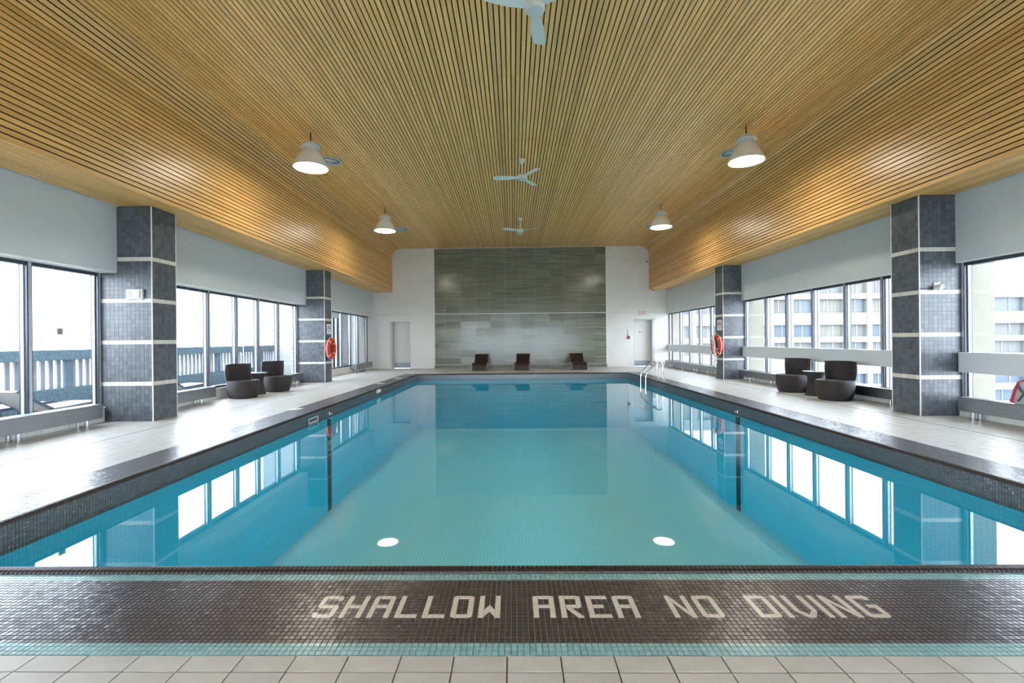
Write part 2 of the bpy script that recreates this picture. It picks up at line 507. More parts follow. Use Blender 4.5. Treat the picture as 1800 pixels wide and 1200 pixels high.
# ---- letter shapes in cells, y downward
def rr(x0, y0, x1, y1, nw=0, ne=0, se=0, sw=0, r=0.75):
    pts = []
    def arc(cx, cy, a0, on, corner):
        if not on: pts.append(corner); return
        for k in range(5):
            a = a0 + k * PI / 8; pts.append((cx + r * math.cos(a), cy + r * math.sin(a)))
    arc(x0 + r, y0 + r, PI, nw, (x0, y0)); arc(x1 - r, y0 + r, 1.5 * PI, ne, (x1, y0))
    arc(x1 - r, y1 - r, 0, se, (x1, y1)); arc(x0 + r, y1 - r, PI / 2, sw, (x0, y1))
    return pts
Rr = rr
GL = {
 'S': [Rr(0, 0, 4, 1, 1, 1), Rr(3, 1, 4, 1.55), Rr(0, 1, 1, 3), Rr(0, 3, 4, 4, 0, 1, 0, 1), Rr(3, 4, 4, 6), Rr(0, 5.45, 1, 6), Rr(0, 6, 4, 7, 0, 0, 1, 1)],
 'H': [Rr(0, 0, 1, 7), Rr(3, 0, 4, 7), Rr(1, 3, 3, 4)],
 'A': [Rr(0, 0, 4, 1, 1, 1), Rr(0, 1, 1, 7), Rr(3, 1, 4, 7), Rr(1, 3, 3, 4)],
 'L': [Rr(0, 0, 1, 7), Rr(1, 6, 4, 7)],
 'O': [Rr(0, 0, 4, 1, 1, 1), Rr(0, 1, 1, 6), Rr(3, 1, 4, 6), Rr(0, 6, 4, 7, 0, 0, 1, 1)],
 'W': [Rr(0, 0, 1, 7), Rr(3, 0, 4, 7), [(1, 4.7), (2, 3), (2, 5.1), (1, 6.8)], [(2, 3), (3, 4.7), (3, 6.8), (2, 5.1)]],
 'R': [Rr(0, 0, 1, 7), Rr(1, 0, 4, 1, 0, 1), Rr(3, 1, 4, 3), Rr(1, 3, 4, 4, 0, 0, 1), [(1, 4), (2.1, 4), (4, 6.8), (4, 7), (2.9, 7)]],
 'E': [Rr(0, 0, 1, 7), Rr(1, 0, 4, 1), Rr(1, 3, 3, 4), Rr(1, 6, 4, 7)],
 'N': [Rr(0, 0, 1, 7), Rr(3, 0, 4, 7), [(1, 0.2), (3, 5), (3, 6.8), (1, 2.2)]],
 'D': [Rr(0, 0, 4, 1, 0, 1), Rr(0, 1, 1, 6), Rr(3, 1, 4, 6), Rr(0, 6, 4, 7, 0, 0, 1)],
 'I': [Rr(0, 0, 1, 7)],
 'V': [Rr(0, 0, 1, 5), Rr(3, 0, 4, 5), [(0, 5), (1, 5), (2, 6.1), (2, 7), (1.3, 7)], [(3, 5), (4, 5), (2.7, 7), (2, 7), (2, 6.1)]],
 'G': [Rr(0, 0, 4, 1, 1, 1), Rr(3, 1, 4, 1.5), Rr(0, 1, 1, 6), Rr(2, 3, 4, 4), Rr(3, 4, 4, 6), Rr(0, 6, 4, 7, 0, 0, 1, 1)],
}
TEXT = [('S', 0), ('H', 5), ('A', 10), ('L', 15), ('L', 20), ('O', 25), ('W', 30), ('A', 40), ('R', 45), ('E', 50), ('A', 55),
        ('N', 65), ('O', 70), ('D', 80), ('I', 85), ('V', 87), ('I', 92), ('N', 94), ('G', 99)]
YTOP = YD - 6 * P
# cells fully covered by lettering are left out of the dark field
cover = {}
for ch, c0 in TEXT:
    for poly in GL[ch]:
        if len(poly) == 4 and all(abs(q - round(q)) < 1e-6 for p_ in poly for q in p_):
            xs = [p_[0] for p_ in poly]; ys = [p_[1] for p_ in poly]
            for i in range(int(min(xs)), int(max(xs))):
                for j in range(int(min(ys)), int(max(ys))):
                    cover[(ncol0 + c0 + i, j)] = 1
nd = 20
cov = np.zeros((nfx, nd), bool)
for (i, j) in cover:
    jj = nd - 1 - (6 + j)
    if 0 <= i < nfx and 0 <= jj < nd: cov[i, jj] = True
def dark(I, J):
    c = vcol(DARK_C, len(I), 0.22); return c
o = tiles('dark_mosaic', (GX0, YD - nd * P, -0.006), (1, 0, 0), (0, 1, 0), (0, 0, 1), nfx, nd, P, P, 0.0028, 0.006, dark, M_mosaic, None, 0.016,
          skip=lambda I, J: cov[I, J])
tag(pp(o), kind='stuff')
# near pale teal rows: two nearest rows are single tiles, the third joined
def tealc(I, J): return vcol(TEAL_C, len(I), 0.10)
M_teal1 = mat('pale_teal_mosaic', TEAL_C, 0.31, 0, 0.8); vary_value(M_teal1, 0.10)
tt = MB().box((-P / 2 + 0.0014, -P / 2 + 0.0014, -0.006), (P / 2 - 0.0014, P / 2 - 0.0014, 0)).mesh('mosaic_tile')
tt.materials.append(M_teal1)
i0, i1 = int((-1.90 - GX0) / P), int((1.90 - GX0) / P)
for r in range(2):
    for i in range(i0, i1):
        o = bpy.data.objects.new('mosaic_tile', tt); C.objects.link(o); o.parent = pool
        o.location = Vector((GX0 + (i + 0.5) * P, YM + 0.002 + (r + 0.5) * P, 0)) + POFF
        o.rotation_euler = (random.gauss(0, 0.01), random.gauss(0, 0.01), 0)
tag(pp(tiles('teal_mosaic', (GX0, YM + 0.002, -0.006), (1, 0, 0), (0, 1, 0), (0, 0, 1), nfx, 3, P, P, 0.0028, 0.006, tealc, M_mosaic, None, 0.01,
    skip=lambda I, J: (J < 2) & (I >= i0) & (I < i1))), kind='stuff')
tag(pp(tiles('teal_mosaic', (GX0, YD, -0.006), (1, 0, 0), (0, 1, 0), (0, 0, 1), nfx, 3, P, (0.066) / 3, 0.0028, 0.006, tealc, M_mosaic, None, 0.01)), kind='stuff')
# letters
M_letter = mat('cream_letter_mosaic', CREAM_C, 0.24, 0, 0.5)
for ch, c0 in TEXT:
    L = MB()
    for poly in GL[ch]:
        # cut the piece along the tile rows so that the joints show
        ys = [p_[1] for p_ in poly]; xs = [p_[0] for p_ in poly]
        tb = bmesh.new()
        fv = [tb.verts.new((x, y, 0)) for x, y in poly]; tb.faces.new(fv)
        for k in range(math.floor(min(ys)) + 1, math.ceil(max(ys))):
            bmesh.ops.bisect_plane(tb, geom=tb.verts[:] + tb.edges[:] + tb.faces[:], plane_co=(0, k, 0), plane_no=(0, 1, 0))
        for k in range(math.floor(min(xs)) + 1, math.ceil(max(xs))):
            bmesh.ops.bisect_plane(tb, geom=tb.verts[:] + tb.edges[:] + tb.faces[:], plane_co=(k, 0, 0), plane_no=(1, 0, 0))
        for f in tb.faces:
            c = f.calc_center_median()
            q = [(c.x + (v.co.x - c.x) * 0.945, c.y + (v.co.y - c.y) * 0.945) for v in f.verts]
            L.prism([(XL0 + (c0 + x) * P, YTOP - y * P) for x, y in q], 'z', -0.005, 0.0012)
        tb.free()
    lo = L.build('letter', M_letter)
    pp(lo); lo['label'] = 'cream mosaic letter %s' % ch

# side and far strips of the border
def strip_col(teal_at):
    def f(I, J):
        c = vcol(DARK_C, len(I), 0.22)
        k = teal_at(I, J); c[k] = vcol(TEAL_C, int(k.sum()), 0.1); return c
    return f
ns = 22; Ls = PY1 - PY0
for x0, inner in ((LM, 'hi'), (PXR, 'lo')):
    ta = (lambda I, J: I >= ns - 4) if inner == 'hi' else (lambda I, J: I < 4)
    # 0.56 wide minus the lip
    xs0 = x0 if inner == 'hi' else x0 + 0.0
    tag(pp(tiles('dark_mosaic', (xs0, PY0, -0.006), (1, 0, 0), (0, 1, 0), (0, 0, 1), ns, int(Ls / P), P, P, 0.0028, 0.006, strip_col(ta), M_mosaic, None, 0.02)), kind='stuff')
tag(pp(tiles('dark_mosaic', (LM, PY1, -0.006), (1, 0, 0), (0, 1, 0), (0, 0, 1), int((RM - LM) / P), ns, P, P, 0.0028, 0.006, strip_col(lambda I, J: J < 4), M_mosaic, None, 0.02)), kind='stuff')
# vertical dark mosaic band down to the water
nz = 8
def bandc(I, J): return vcol(EDGE_C, len(I), 0.25) + 0.012
for og, u_, nr, nu in (((PXL - 0.004, PY0, -0.215), (0, 1, 0), (1, 0, 0), int(Ls / P)), ((PXR + 0.004, PY0, -0.215), (0, 1, 0), (-1, 0, 0), int(Ls / P)),
                       ((PXL, PY1 + 0.004, -0.215), (1, 0, 0), (0, -1, 0), int((PXR - PXL) / P)), ((PXL, PY0 - 0.004, -0.215), (1, 0, 0), (0, 1, 0), int((PXR - PXL) / P))):
    tag(pp(tiles('edge_mosaic', og, u_, (0, 0, 1), nr, nu, nz, P, P, 0.0015, 0.010, bandc, M_mosaic, None, 0.03)), kind='stuff')
# raised rounded lip all round: separate glazed pieces
def lip(name, og, u_, inw, L):
    og = np.array(og); u_ = np.array(u_, float); inw = np.array(inw, float); up_ = np.array((0, 0, 1.0))
    prof = [(-0.060, -0.004), (-0.056, 0.009), (-0.045, 0.0165), (-0.022, 0.0185), (-0.004, 0.015), (0.007, 0.005), (0.010, -0.012)]
    n_ = int(L / P); k = len(prof)
    V = []; F = []
    for i in range(n_):
        b0 = len(V)
        for s_ in (i * P + 0.0022, (i + 1) * P - 0.0022):
            for a, z in prof: V.append(og + u_ * s_ + inw * a + up_ * z)
        for j in range(k - 1): F.append((b0 + j, b0 + j + 1, b0 + k + j + 1, b0 + k + j))
        F.append(tuple(b0 + j for j in range(k))[::-1]); F.append(tuple(b0 + k + j for j in range(k)))
    me = bpy.data.meshes.new(name); me.from_pydata([tuple(v) for v in V], [], F); me.update()
    bm = bmesh.new(); bm.from_mesh(me); bmesh.ops.recalc_face_normals(bm, faces=bm.faces); bm.to_mesh(me); bm.free()
    tag(pp(link(name, me, M_lip)), kind='stuff')
M_lip = mat('dark_brown_bullnose', (0.026, 0.016, 0.014), 0.40, 0, 0.3)
lip('lip_tiles', (PXL - 0.06, PY0, 0), (1, 0, 0), (0, 1, 0), PXR - PXL + 0.12)
lip('lip_tiles', (PXL - 0.06, PY1, 0), (1, 0, 0), (0, -1, 0), PXR - PXL + 0.12)
lip('lip_tiles', (PXL, PY0, 0), (0, 1, 0), (1, 0, 0), Ls)
lip('lip_tiles', (PXR, PY0, 0), (0, 1, 0), (-1, 0, 0), Ls)
lb = MB()
for a, b in (((PXL - 0.06, PY0 - 0.050, -0.01), (PXR + 0.06, PY0 + 0.004, 0.004)), ((PXL - 0.06, PY1 - 0.004, -0.01), (PXR + 0.06, PY1 + 0.050, 0.004)),
             ((PXL - 0.050, PY0, -0.01), (PXL + 0.004, PY1, 0.004)), ((PXR - 0.004, PY0, -0.01), (PXR + 0.050, PY1, 0.004))):
    lb.box(a, b)
pp(lb.build('lip_grout', M_grout_lt))
# rope anchors with the dark depth stripe below, return inlet, skimmer mouth, lids
for x, s_, y in ((PXL, 1, 8.94), (PXR, -1, 8.82)):
    pp(bx('depth_stripe', (min(x, x + s_ * 0.008), y - 0.075, POOLB), (max(x, x + s_ * 0.008), y + 0.075, -0.22), M_lip))
    a = MB(); a.lathe([(0.035, 0), (0.035, 0.012), (0.015, 0.02)], 14)
    a.torus(0.018, 0.006, (0, 0, 0.03), 'y', 16, 8)
    me = a.mesh('rope_anchor', True)
    an = pp(link('rope_anchor', me, M_chrome)); an.rotation_euler = (0, s_ * PI / 2, 0); an.location = Vector((x + s_ * 0.006, y, -0.135)) + POFF
sk = MB().box((PXL + 0.004, 8.02, -0.175), (PXL + 0.016, 8.42, -0.16)).box((PXL + 0.004, 8.02, -0.10), (PXL + 0.016, 8.42, -0.085)).box((PXL + 0.004, 8.02, -0.175), (PXL + 0.016, 8.04, -0.085)).box((PXL + 0.004, 8.40, -0.175), (PXL + 0.016, 8.42, -0.085))
pp(sk.build('skimmer_frame', M_whiteplastic))
pp(bx('return_inlet', (PXL + 0.004, 12.05, -0.10), (PXL + 0.02, 12.4, -0.01), M_whiteplastic, None, 0.004))
for k, (x, y) in enumerate(((-4.07, 8.64), (-3.96, 13.74), (-3.87, 15.6), (-4.5, 13.0))):
    ld = MB().lathe([(0.13, -0.004), (0.13, 0.004), (0.12, 0.007), (0.02, 0.008)], 24)
    o = ld.build('skimmer_lid', M_whiteplastic, None, True); pp(o); o.location = Vector((x, y, 0)) + POFF

# ------------------------------------------------------------------ ceiling with slats
LC, RC = -5.476, 6.134
RAD = 0.45
def ceil_path(off=0.0):
    """(x,z) path from left bulkhead over the room to right bulkhead, offset outwards by off"""
    pts = [(BL, SZ + off), (LC - off, SZ + off)]
    pts += [(LC - off, TZ - RAD)]
    for k in range(1, 13):
        a = PI - k * PI / 24
        pts.append((LC + RAD + (RAD + off) * math.cos(a), TZ - RAD + (RAD + off) * math.sin(a)))
    for k in range(0, 12):
        a = PI / 2 - k * PI / 24
        pts.append((RC - RAD + (RAD + off) * math.cos(a), TZ - RAD + (RAD + off) * math.sin(a)))
    pts += [(RC + off, TZ - RAD), (RC + off, SZ + off), (BR, SZ + off)]
    return pts
SL0, SL1 = YR, YB - 0.01
pa = ceil_path(0.024); pb = ceil_path(0.12)
bm = bmesh.new()
for ya in (0,):
    A = [bm.verts.new((x, SL0, z)) for x, z in pa]; B = [bm.verts.new((x, SL1, z)) for x, z in pa]
    A2 = [bm.verts.new((x, SL0, z)) for x, z in pb]; B2 = [bm.verts.new((x, SL1, z)) for x, z in pb]
    for k in range(len(pa) - 1):
        bm.faces.new((A[k], A[k + 1], B[k + 1], B[k])); bm.faces.new((A2[k], B2[k], B2[k + 1], A2[k + 1]))
        bm.faces.new((B[k], B[k + 1], B2[k + 1], B2[k])); bm.faces.new((A[k], A2[k], A2[k + 1], A[k + 1]))
bmesh.ops.recalc_face_normals(bm, faces=bm.faces)
me = bpy.data.meshes.new('ceiling'); bm.to_mesh(me); bm.free()
ceil = tag(link('ceiling', me, M_slatback), 'golden wood slat ceiling with curved drops along both sides', 'ceiling', kind='structure')
SWD, STK, PIT = 0.0555, 0.016, 0.0728
def slat_mesh(y0, y1, wd=SWD):
    m_ = MB().box((-wd / 2, y0, 0), (wd / 2, y1, STK)).mesh('slat'); m_.materials.append(M_wood); return m_
SM = slat_mesh(SL0, SL1); SMa = slat_mesh(SL0, 7.41); SMb = slat_mesh(7.416, SL1)
def put_slat(x, z, ang, me=SM):
    o = bpy.data.objects.new('slat', me); C.objects.link(o); o.parent = ceil
    o.location = (x, 0, z); o.rotation_euler = (0, ang, 0)
# local +z of a slat points into the backing
fx0, fx1 = LC + RAD, RC - RAD
nfl = round((fx1 - fx0) / PIT); pf = (fx1 - fx0) / nfl
for i in range(nfl):
    x = fx0 + (i + 0.5) * pf
    if -0.22 < x < 0.50:
        put_slat(x, TZ, 0, SMa); put_slat(x, TZ, 0, SMb)
    else:
        put_slat(x, TZ, 0)
arc = RAD * PI / 2; na = round(arc / PIT)
for i in range(na):
    a = (i + 0.5) / na * PI / 2
    put_slat(LC + RAD - RAD * math.sin(a), TZ - RAD + RAD * math.cos(a), -a)
    put_slat(RC - RAD + RAD * math.sin(a), TZ - RAD + RAD * math.cos(a), a)
hd = TZ - RAD - SZ; ndp = round(hd / PIT); pd = hd / ndp
for i in range(ndp):
    z = TZ - RAD - (i + 0.5) * pd
    put_slat(LC, z, -PI / 2); put_slat(RC, z, PI / 2)
for xs, xe in ((BL + 0.02, LC + 0.0), (RC - 0.0, BR - 0.02)):
    nn = round((xe - xs) / PIT); pn = (xe - xs) / nn
    for i in range(nn):
        put_slat(xs + (i + 0.5) * pn, SZ, 0)

# ------------------------------------------------------------------ end wall with doors and tile panel
YW = YB
wall = MB()
DL, DR = (-5.606, -4.69), (5.44, 6.36)
DH = 2.14
for a, b in ((-7.1, DL[0]), (DL[1], DR[0]), (DR[1], 7.5)):
    wall.box((a, YW, -0.05), (b, YW + 0.55, DH))
wall.box((-7.1, YW, DH), (7.5, YW + 0.55, 5.75))
wall = tag(wall.build('wall_back', M_white), 'white end wall behind the far side of the pool', 'wall', kind='structure')
# groove between lower and upper wall
bx('wall_groove', (-6.65, YW - 0.004, 2.440), (PXL, YW + 0.001, 2.455), M_jamb, wall)
bx('wall_groove', (PXR, YW - 0.004, 2.440), (7.02, YW + 0.001, 2.455), M_jamb, wall)
# panel of stacked tiles
panel_x = [PXL + 0.01, PXL + 0.52] + [PXL + 0.52 + 0.6725 * k for k in range(1, 11)] + [PXR - 0.01]
panel_x = sorted(set(round(x, 4) for x in panel_x))
bx('panel_backing', (PXL - 0.02, YW - 0.03, 0.0), (PXR + 0.02, YW + 0.001, 5.44), M_trimw, wall)
def zrows(z0, z1, n_): return [z0 + (z1 - z0) * k / n_ for k in range(n_ + 1)]
rows = zrows(0.16, 2.44, 7)
rows2 = zrows(2.47, 5.42, 9)
pm = {}
for rset in (rows, rows2):
    for za, zb in zip(rset, rset[1:]):
        for xa_, xb_ in zip(panel_x, panel_x[1:]):
            key = (round(xb_ - xa_, 3), round(zb - za, 3))
            if key not in pm:
                wd, hh = xb_ - xa_, zb - za
                m_ = MB().box((-wd / 2 + 0.0015, -0.012, -hh / 2 + 0.0015), (wd / 2 - 0.0015, 0, hh / 2 - 0.0015)).mesh('tile')
                m_.materials.append(M_panel); pm[key] = m_
            o = bpy.data.objects.new('tile', pm[key]); C.objects.link(o); o.parent = wall
            o.location = ((xa_ + xb_) / 2, YW - 0.03, (za + zb) / 2)
            o.rotation_euler = (random.gauss(0, 0.006), 0, random.gauss(0, 0.011))
bx('panel_ledge', (PXL - 0.01, YW - 0.05, 2.442), (PXR + 0.01, YW - 0.028, 2.468), M_ventmetal, wall)
bx('panel_skirting', (PXL - 0.01, YW - 0.05, 0.0), (PXR + 0.01, YW - 0.028, 0.15), M_panel, wall)
bx('panel_skirting_cap', (PXL - 0.01, YW - 0.056, 0.15), (PXR + 0.01, YW - 0.028, 0.163), M_trimw, wall)
tag(bx('baseboard_back', (-6.55, YW - 0.012, 0), (DL[0] - 0.1, YW, 0.10), M_white, None), 'white baseboard of the end wall beside the left window bay', 'baseboard', kind='structure')
tag(bx('baseboard_back_2', (DL[1], YW - 0.012, 0), (PXL - 0.02, YW, 0.10), M_white, None), 'white baseboard between the left door and the green panel', 'baseboard', kind='structure')
tag(bx('baseboard_back_3', (PXR + 0.02, YW - 0.012, 0), (DR[0] - 0.01, YW, 0.10), M_white, None), 'white baseboard between the green panel and the exit door', 'baseboard', kind='structure')

def door(n_, x0, x1, jambside, label):
    d = thing('door_%d' % n_, label, 'door', ((x0 + x1) / 2, YW + 0.3, 0), kind='structure')
    wd = (x1 - x0) / 2
    jl = 0.10
    if jambside < 0: a, b = -wd + jl, wd
    else: a, b = -wd, wd - jl
    bx('door_leaf', (a, 0.0, 0.01), (b, 0.05, DH - 0.03), M_door, d)
    bx('jamb', (-wd + 0.001, -0.30, 0), (-wd + (jl if jambside < 0 else 0.012), 0.06, DH), M_jamb, d)
    bx('jamb', (wd - (jl if jambside > 0 else 0.012), -0.30, 0), (wd - 0.001, 0.06, DH), M_jamb, d)
    bx('door_head', (-wd, -0.30, DH - 0.03), (wd, 0.06, DH - 0.001), M_jamb, d)
    k0, k1 = a + 0.03, b - 0.03
    kp = bx('kick_plate', (k0, -0.006, 0.03), (k1, 0.0, 0.26), M_kick, d)
    kp['label'] = 'steel kick plate'
    hx = b - 0.06 if jambside < 0 else a + 0.06
    h_ = MB().lathe([(0.03, 0), (0.03, 0.01), (0.012, 0.015), (0.012, 0.05), (0.028, 0.055), (0.03, 0.075), (0.015, 0.085)], 16).mesh('door_knob', True)
    o = link('door_knob', h_, M_chrome, d); o.location = (hx, 0, 1.02); o.rotation_euler = (PI / 2, 0, 0)
    cl = MB().box((a + 0.05, -0.05, DH - 0.16), (a + 0.3, 0.0, DH - 0.1)).build('door_closer', M_ventmetal, d)
    return d
door(1, DL[0], DL[1], -1, 'white left door in the end wall with steel kick plate')
dR = door(2, DR[0], DR[1], 1, 'white exit door right of the green panel with steel kick plate')

# rear wall, not in view; its window strip is added to let in daylight
wr = MB()
wr.box((-7.1, YR - 0.2, -0.05), (7.5, YR, 0.245)).box((-7.1, YR - 0.2, HZ), (7.5, YR, 5.75)).box((-7.1, YR - 0.2, 0.245), (-5.8, YR, HZ)).box((6.37, YR - 0.2, 0.245), (7.5, YR, HZ))
tag(wr.build('wall_rear', M_white), 'plain white wall with an added window strip behind the camera', 'wall', kind='structure')
w7 = thing('window_7', 'long added window strip behind the camera, unseen, letting in daylight', 'window', (0, YR - 0.1, 0), kind='structure')
for k in range(12):
    xx = -5.8 + k * 1.1064
    bx('mullion', (xx - 0.04, -0.06, 0.245), (xx + 0.04, 0.06, HZ), M_frame, w7)
    if k < 11: bx('pane', (xx + 0.04, -0.004, 0.245), (xx + 1.0664, 0.004, HZ), M_glass, w7)

# ------------------------------------------------------------------ side walls: curb, bulkheads
def side(sgn):
    L = sgn < 0
    WX, BX = (WL, BL) if L else (WR, BR)
    nm = 'wall_left' if L else 'wall_right'
    outx = WX + sgn * 0.25
    cu = MB().box((min(WX - sgn * 0.10, outx), YR, -0.1), (max(WX - sgn * 0.10, outx), YB, 0.22))
    cu.box((min(WX + sgn * 0.02, outx), YR, HZ + 0.02), (max(WX + sgn * 0.02, outx), YB, 5.6))
    W = tag(cu.build(nm, M_grout_lt), ('left' if L else 'right') + ' window wall with low cream tiled curb and grey bulkheads', 'wall', kind='structure')
    # cream curb tiles
    m_ = MB().box((-0.008, -0.098, -0.10), (0, 0.098, 0.10)).mesh('tile'); m_.materials.append(M_curb)
    xf = WX - sgn * 0.10
    for k in range(int((YB - 3.0) / 0.2)):
        y = 3.0 + (k + 0.5) * 0.2
        if any(a - 0.1 < y < b + 0.1 for a, b in CY): continue
        o = bpy.data.objects.new('tile', m_); C.objects.link(o); o.parent = W
        o.location = (xf - (0 if L else 0) + (0.008 if L else 0.0), y, 0.105)
    sl = bx('window_sill', (min(WX - sgn * 0.12, WX), YR, 0.22), (max(WX - sgn * 0.12, WX), YB, 0.245), M_trimw, W)
    segs = [(YR, CY[0][0]), (CY[0][1], CY[1][0]), (CY[1][1], YB)]
    for a, b in segs:
        x0, x1 = sorted((BX, WX + sgn * 0.03))
        bx('bulkhead', (x0, a + 0.004, HZ), (x1, b - 0.004, SZ + 0.02), M_bulk, W)
        x0, x1 = sorted((BX - sgn * 0.0 + sgn * 0.004, WX))
        bx('bulkhead_soffit', (x0, a + 0.006, HZ - 0.012), (x1, b - 0.006, HZ), M_trimw, W)  # paler colour than the bulkhead stands in for its brightly lit underside
        if not L:
            bx('rail_panel', (BR, a + 0.03, 0.685), (BR + 0.09, b - 0.03, 0.995), M_bulk, W, 0.006)
    return W
wallL = side(-1); wallR = side(1)

# ------------------------------------------------------------------ windows
def window(n_, sgn, ya, yb, mull, label, door_at=None):
    WX = WL if sgn < 0 else WR
    z0, z1 = 0.245, HZ - 0.012
    wn = thing('window_%d' % n_, label, 'window', (WX, ya, 0), kind='structure')
    F = lambda nm, a, b, m: bx(nm, (a[0], a[1] - ya, a[2]), (b[0], b[1] - ya, b[2]), m, wn)
    F('window_head', (-0.05, ya, z1 - 0.05), (0.05, yb, z1), M_frame)
    F('window_rail', (-0.05, ya, z0), (0.05, yb, z0 + 0.05), M_frame)
    ys = [ya + 0.03] + mull + [yb - 0.03]
    for k, y in enumerate(ys):
        wdt = 0.03 if k in (0, len(ys) - 1) else 0.036
        F('mullion', (-0.06, y - wdt, z0), (0.06, y + wdt, z1), M_frame)
        F('mullion_cap', (-sgn * 0.06 - 0.006, y - wdt * 0.55, z0), (-sgn * 0.06 + 0.006, y + wdt * 0.55, z1), M_framelight)
    for y0, y1 in zip(ys, ys[1:]):
        F('pane', (-0.004, y0 + 0.03, z0 + 0.05), (0.004, y1 - 0.03, z1 - 0.05), M_glass)
        F('glazing_bead', (-0.02, y1 - 0.05, z0 + 0.05), (0.02, y1 - 0.036, z1 - 0.05), M_framelight)
    if door_at:
        y = door_at
        h = MB(); h.tube([(0.06, y - ya, 0.95), (0.12, y - ya, 0.97), (0.12, y - ya, 1.19), (0.06, y - ya, 1.21)], 0.014, 8)
        h.build('door_pull', M_chrome, wn, True)
    return wn
nearm = [6.30 - 1.03 * k for k in range(0, 11)][::-1]
nearm = [y for y in nearm if y > YR + 0.5]
window(1, -1, YR, CY[0][0], nearm, 'nearest left window bay looking onto the balcony loungers')
window(2, -1, CY[0][1], CY[1][0], [9.03, 10.07, 11.11, 12.06, 13.09], 'middle left window bay behind the wicker armchairs', 11.24)
window(3, -1, CY[1][1], YB, [15.9, 16.93, 17.97, 18.95, 19.87], 'far left window bay with the sliding balcony door')
window(4, 1, YR, CY[0][0], nearm, 'nearest right window bay with the cream render pier')
window(5, 1, CY[0][1], CY[1][0], [8.98, 9.98, 11.06, 12.1, 13.08], 'middle right window bay facing the white apartment block')
window(6, 1, CY[1][1], YB, [15.7, 16.7, 17.73, 18.72, 19.8], 'far right window bay beyond the second right column')

# ------------------------------------------------------------------ columns
def column(sgn, ya, yb, label):
    CX, WX = (CL, WL) if sgn < 0 else (CR, WR)
    xw = WX + sgn * 0.05
    c = thing('column', label, 'column', ((CX + xw) / 2, (ya + yb) / 2, 0), kind='structure')
    off = Vector((-(CX + xw) / 2, -(ya + yb) / 2, 0))
    x0, x1 = sorted((CX - sgn * -0.006, xw))
    x0, x1 = sorted((CX + sgn * 0.0025, xw))
    o = bx('core', (x0, ya + 0.0025, 0), (x1, yb - 0.0025, SZ - 0.001), M_grout_dk, c); o.location = off
    PU = 0.0668; nzr = 52
    def colf(I, J):
        N = len(I)
        c_ = vcol((0.080, 0.090, 0.100), N, 0.28)
        c_[:, 2] *= 1 + rng.uniform(-0.08, 0.12, N)
        band = np.isin(J, (9, 19, 29, 39)); c_[band] = vcol((0.55, 0.53, 0.47), int(band.sum()), 0.08)
        return c_
    nf = int(abs(WX - CX) / PU); ns_ = 8; pu_s = (yb - ya - 0.012) / ns_
    sk_ = lambda I, J: (J * PU + PU - 0.03 > SZ) | (J * PU - 0.03 < -0.035)
    for yy, ny in ((ya + 0.0025, -1), (yb - 0.0025, 1)):
        o = tiles('face_mosaic', (CX, yy, -0.03), (sgn, 0, 0), (0, 0, 1), (0, ny, 0), nf, nzr, abs(WX - CX) / nf, PU, 0.0016, 0.0025, colf, M_coltile, c, 0.010, 0.0006, sk_)
        o.location = off; tag(o, kind='stuff')
    o = tiles('face_mosaic', (CX + sgn * 0.0025, ya + 0.006, -0.03), (0, 1, 0), (0, 0, 1), (-sgn, 0, 0), ns_, nzr, pu_s, PU, 0.0016, 0.0025, colf, M_coltile, c, 0.010, 0.0006, sk_)
    o.location = off; tag(o, kind='stuff')
    for yy in (ya, yb):
        x_0, x_1 = sorted((CX - sgn * 0.003, CX + sgn * 0.010))
        y0, y1 = (yy - 0.003, yy + 0.010) if yy == ya else (yy - 0.010, yy + 0.003)
        o = bx('corner_trim', (x_0, y0, 0), (x_1, y1, SZ - 0.002), M_trimw, c); o.location = off
    x_0, x_1 = sorted((WX - sgn * 0.02, WX + sgn * 0.0))
    o = bx('edge_trim', (x_0, ya - 0.004, 0.0), (x_1, ya + 0.02, HZ - 0.02), M_trimw, c); o.location = off
    return c
column(-1, *CY[0], 'near left column of dark slate mosaic with emergency light')
column(-1, *CY[1], 'far left column of dark slate mosaic with orange lifebuoy')
column(1, *CY[0], 'near right column of dark slate mosaic with small twin spotlight')
column(1, *CY[1], 'far right column of dark slate mosaic with roped lifebuoy')

# ------------------------------------------------------------------ steel radiator covers below the windows
def cover_(sgn, ya, yb, z0, z1, label, posts):
    X = -6.30 if sgn < 0 else 6.75
    d = 0.20 if sgn < 0 else 0.17
    t_ = thing('radiator_cover', label, 'radiator', (X, (ya + yb) / 2, 0), group='steel radiator covers under the windows')
    yo = (ya + yb) / 2
    a, b = (-d, 0) if sgn < 0 else (0, d)
    bx('casing', (a, ya - yo, z0), (b, yb - yo, z1), M_steel, t_, 0.004)
    g = MB()
    for k in range(3):
        xx = a + (k + 1) * d / 4
        g.box((xx - 0.006, ya - yo + 0.02, z1), (xx + 0.006, yb - yo - 0.02, z1 + 0.004))
    g.build('grille', M_ventmetal, t_)
    for y in posts:
        for dx in (0.035, d - 0.035):
            x = -dx if sgn < 0 else dx
            o = MB().lathe([(0.034, 0), (0.034, 0.006), (0.026, 0.008), (0.026, z0 + 0.002)], 16).build('post', M_chrome, t_, True)
            o.location = (x, y - yo, 0)
cover_(-1, 3.2, 7.06, 0.115, 0.33, 'long steel radiator cover under the nearest left window', (3.6, 4.7, 5.86, 6.82))
cover_(-1, 8.02, 9.78, 0.115, 0.33, 'steel radiator cover between the near left column and the armchairs', (8.4, 9.35))
cover_(-1, 12.25, 13.9, 0.115, 0.33, 'steel radiator cover between the armchairs and the far left column', (12.5, 13.1, 13.5))
cover_(-1, 18.65, 20.7, 0.115, 0.34, 'short steel radiator cover in the far left corner by the end wall', (18.9, 20.2))
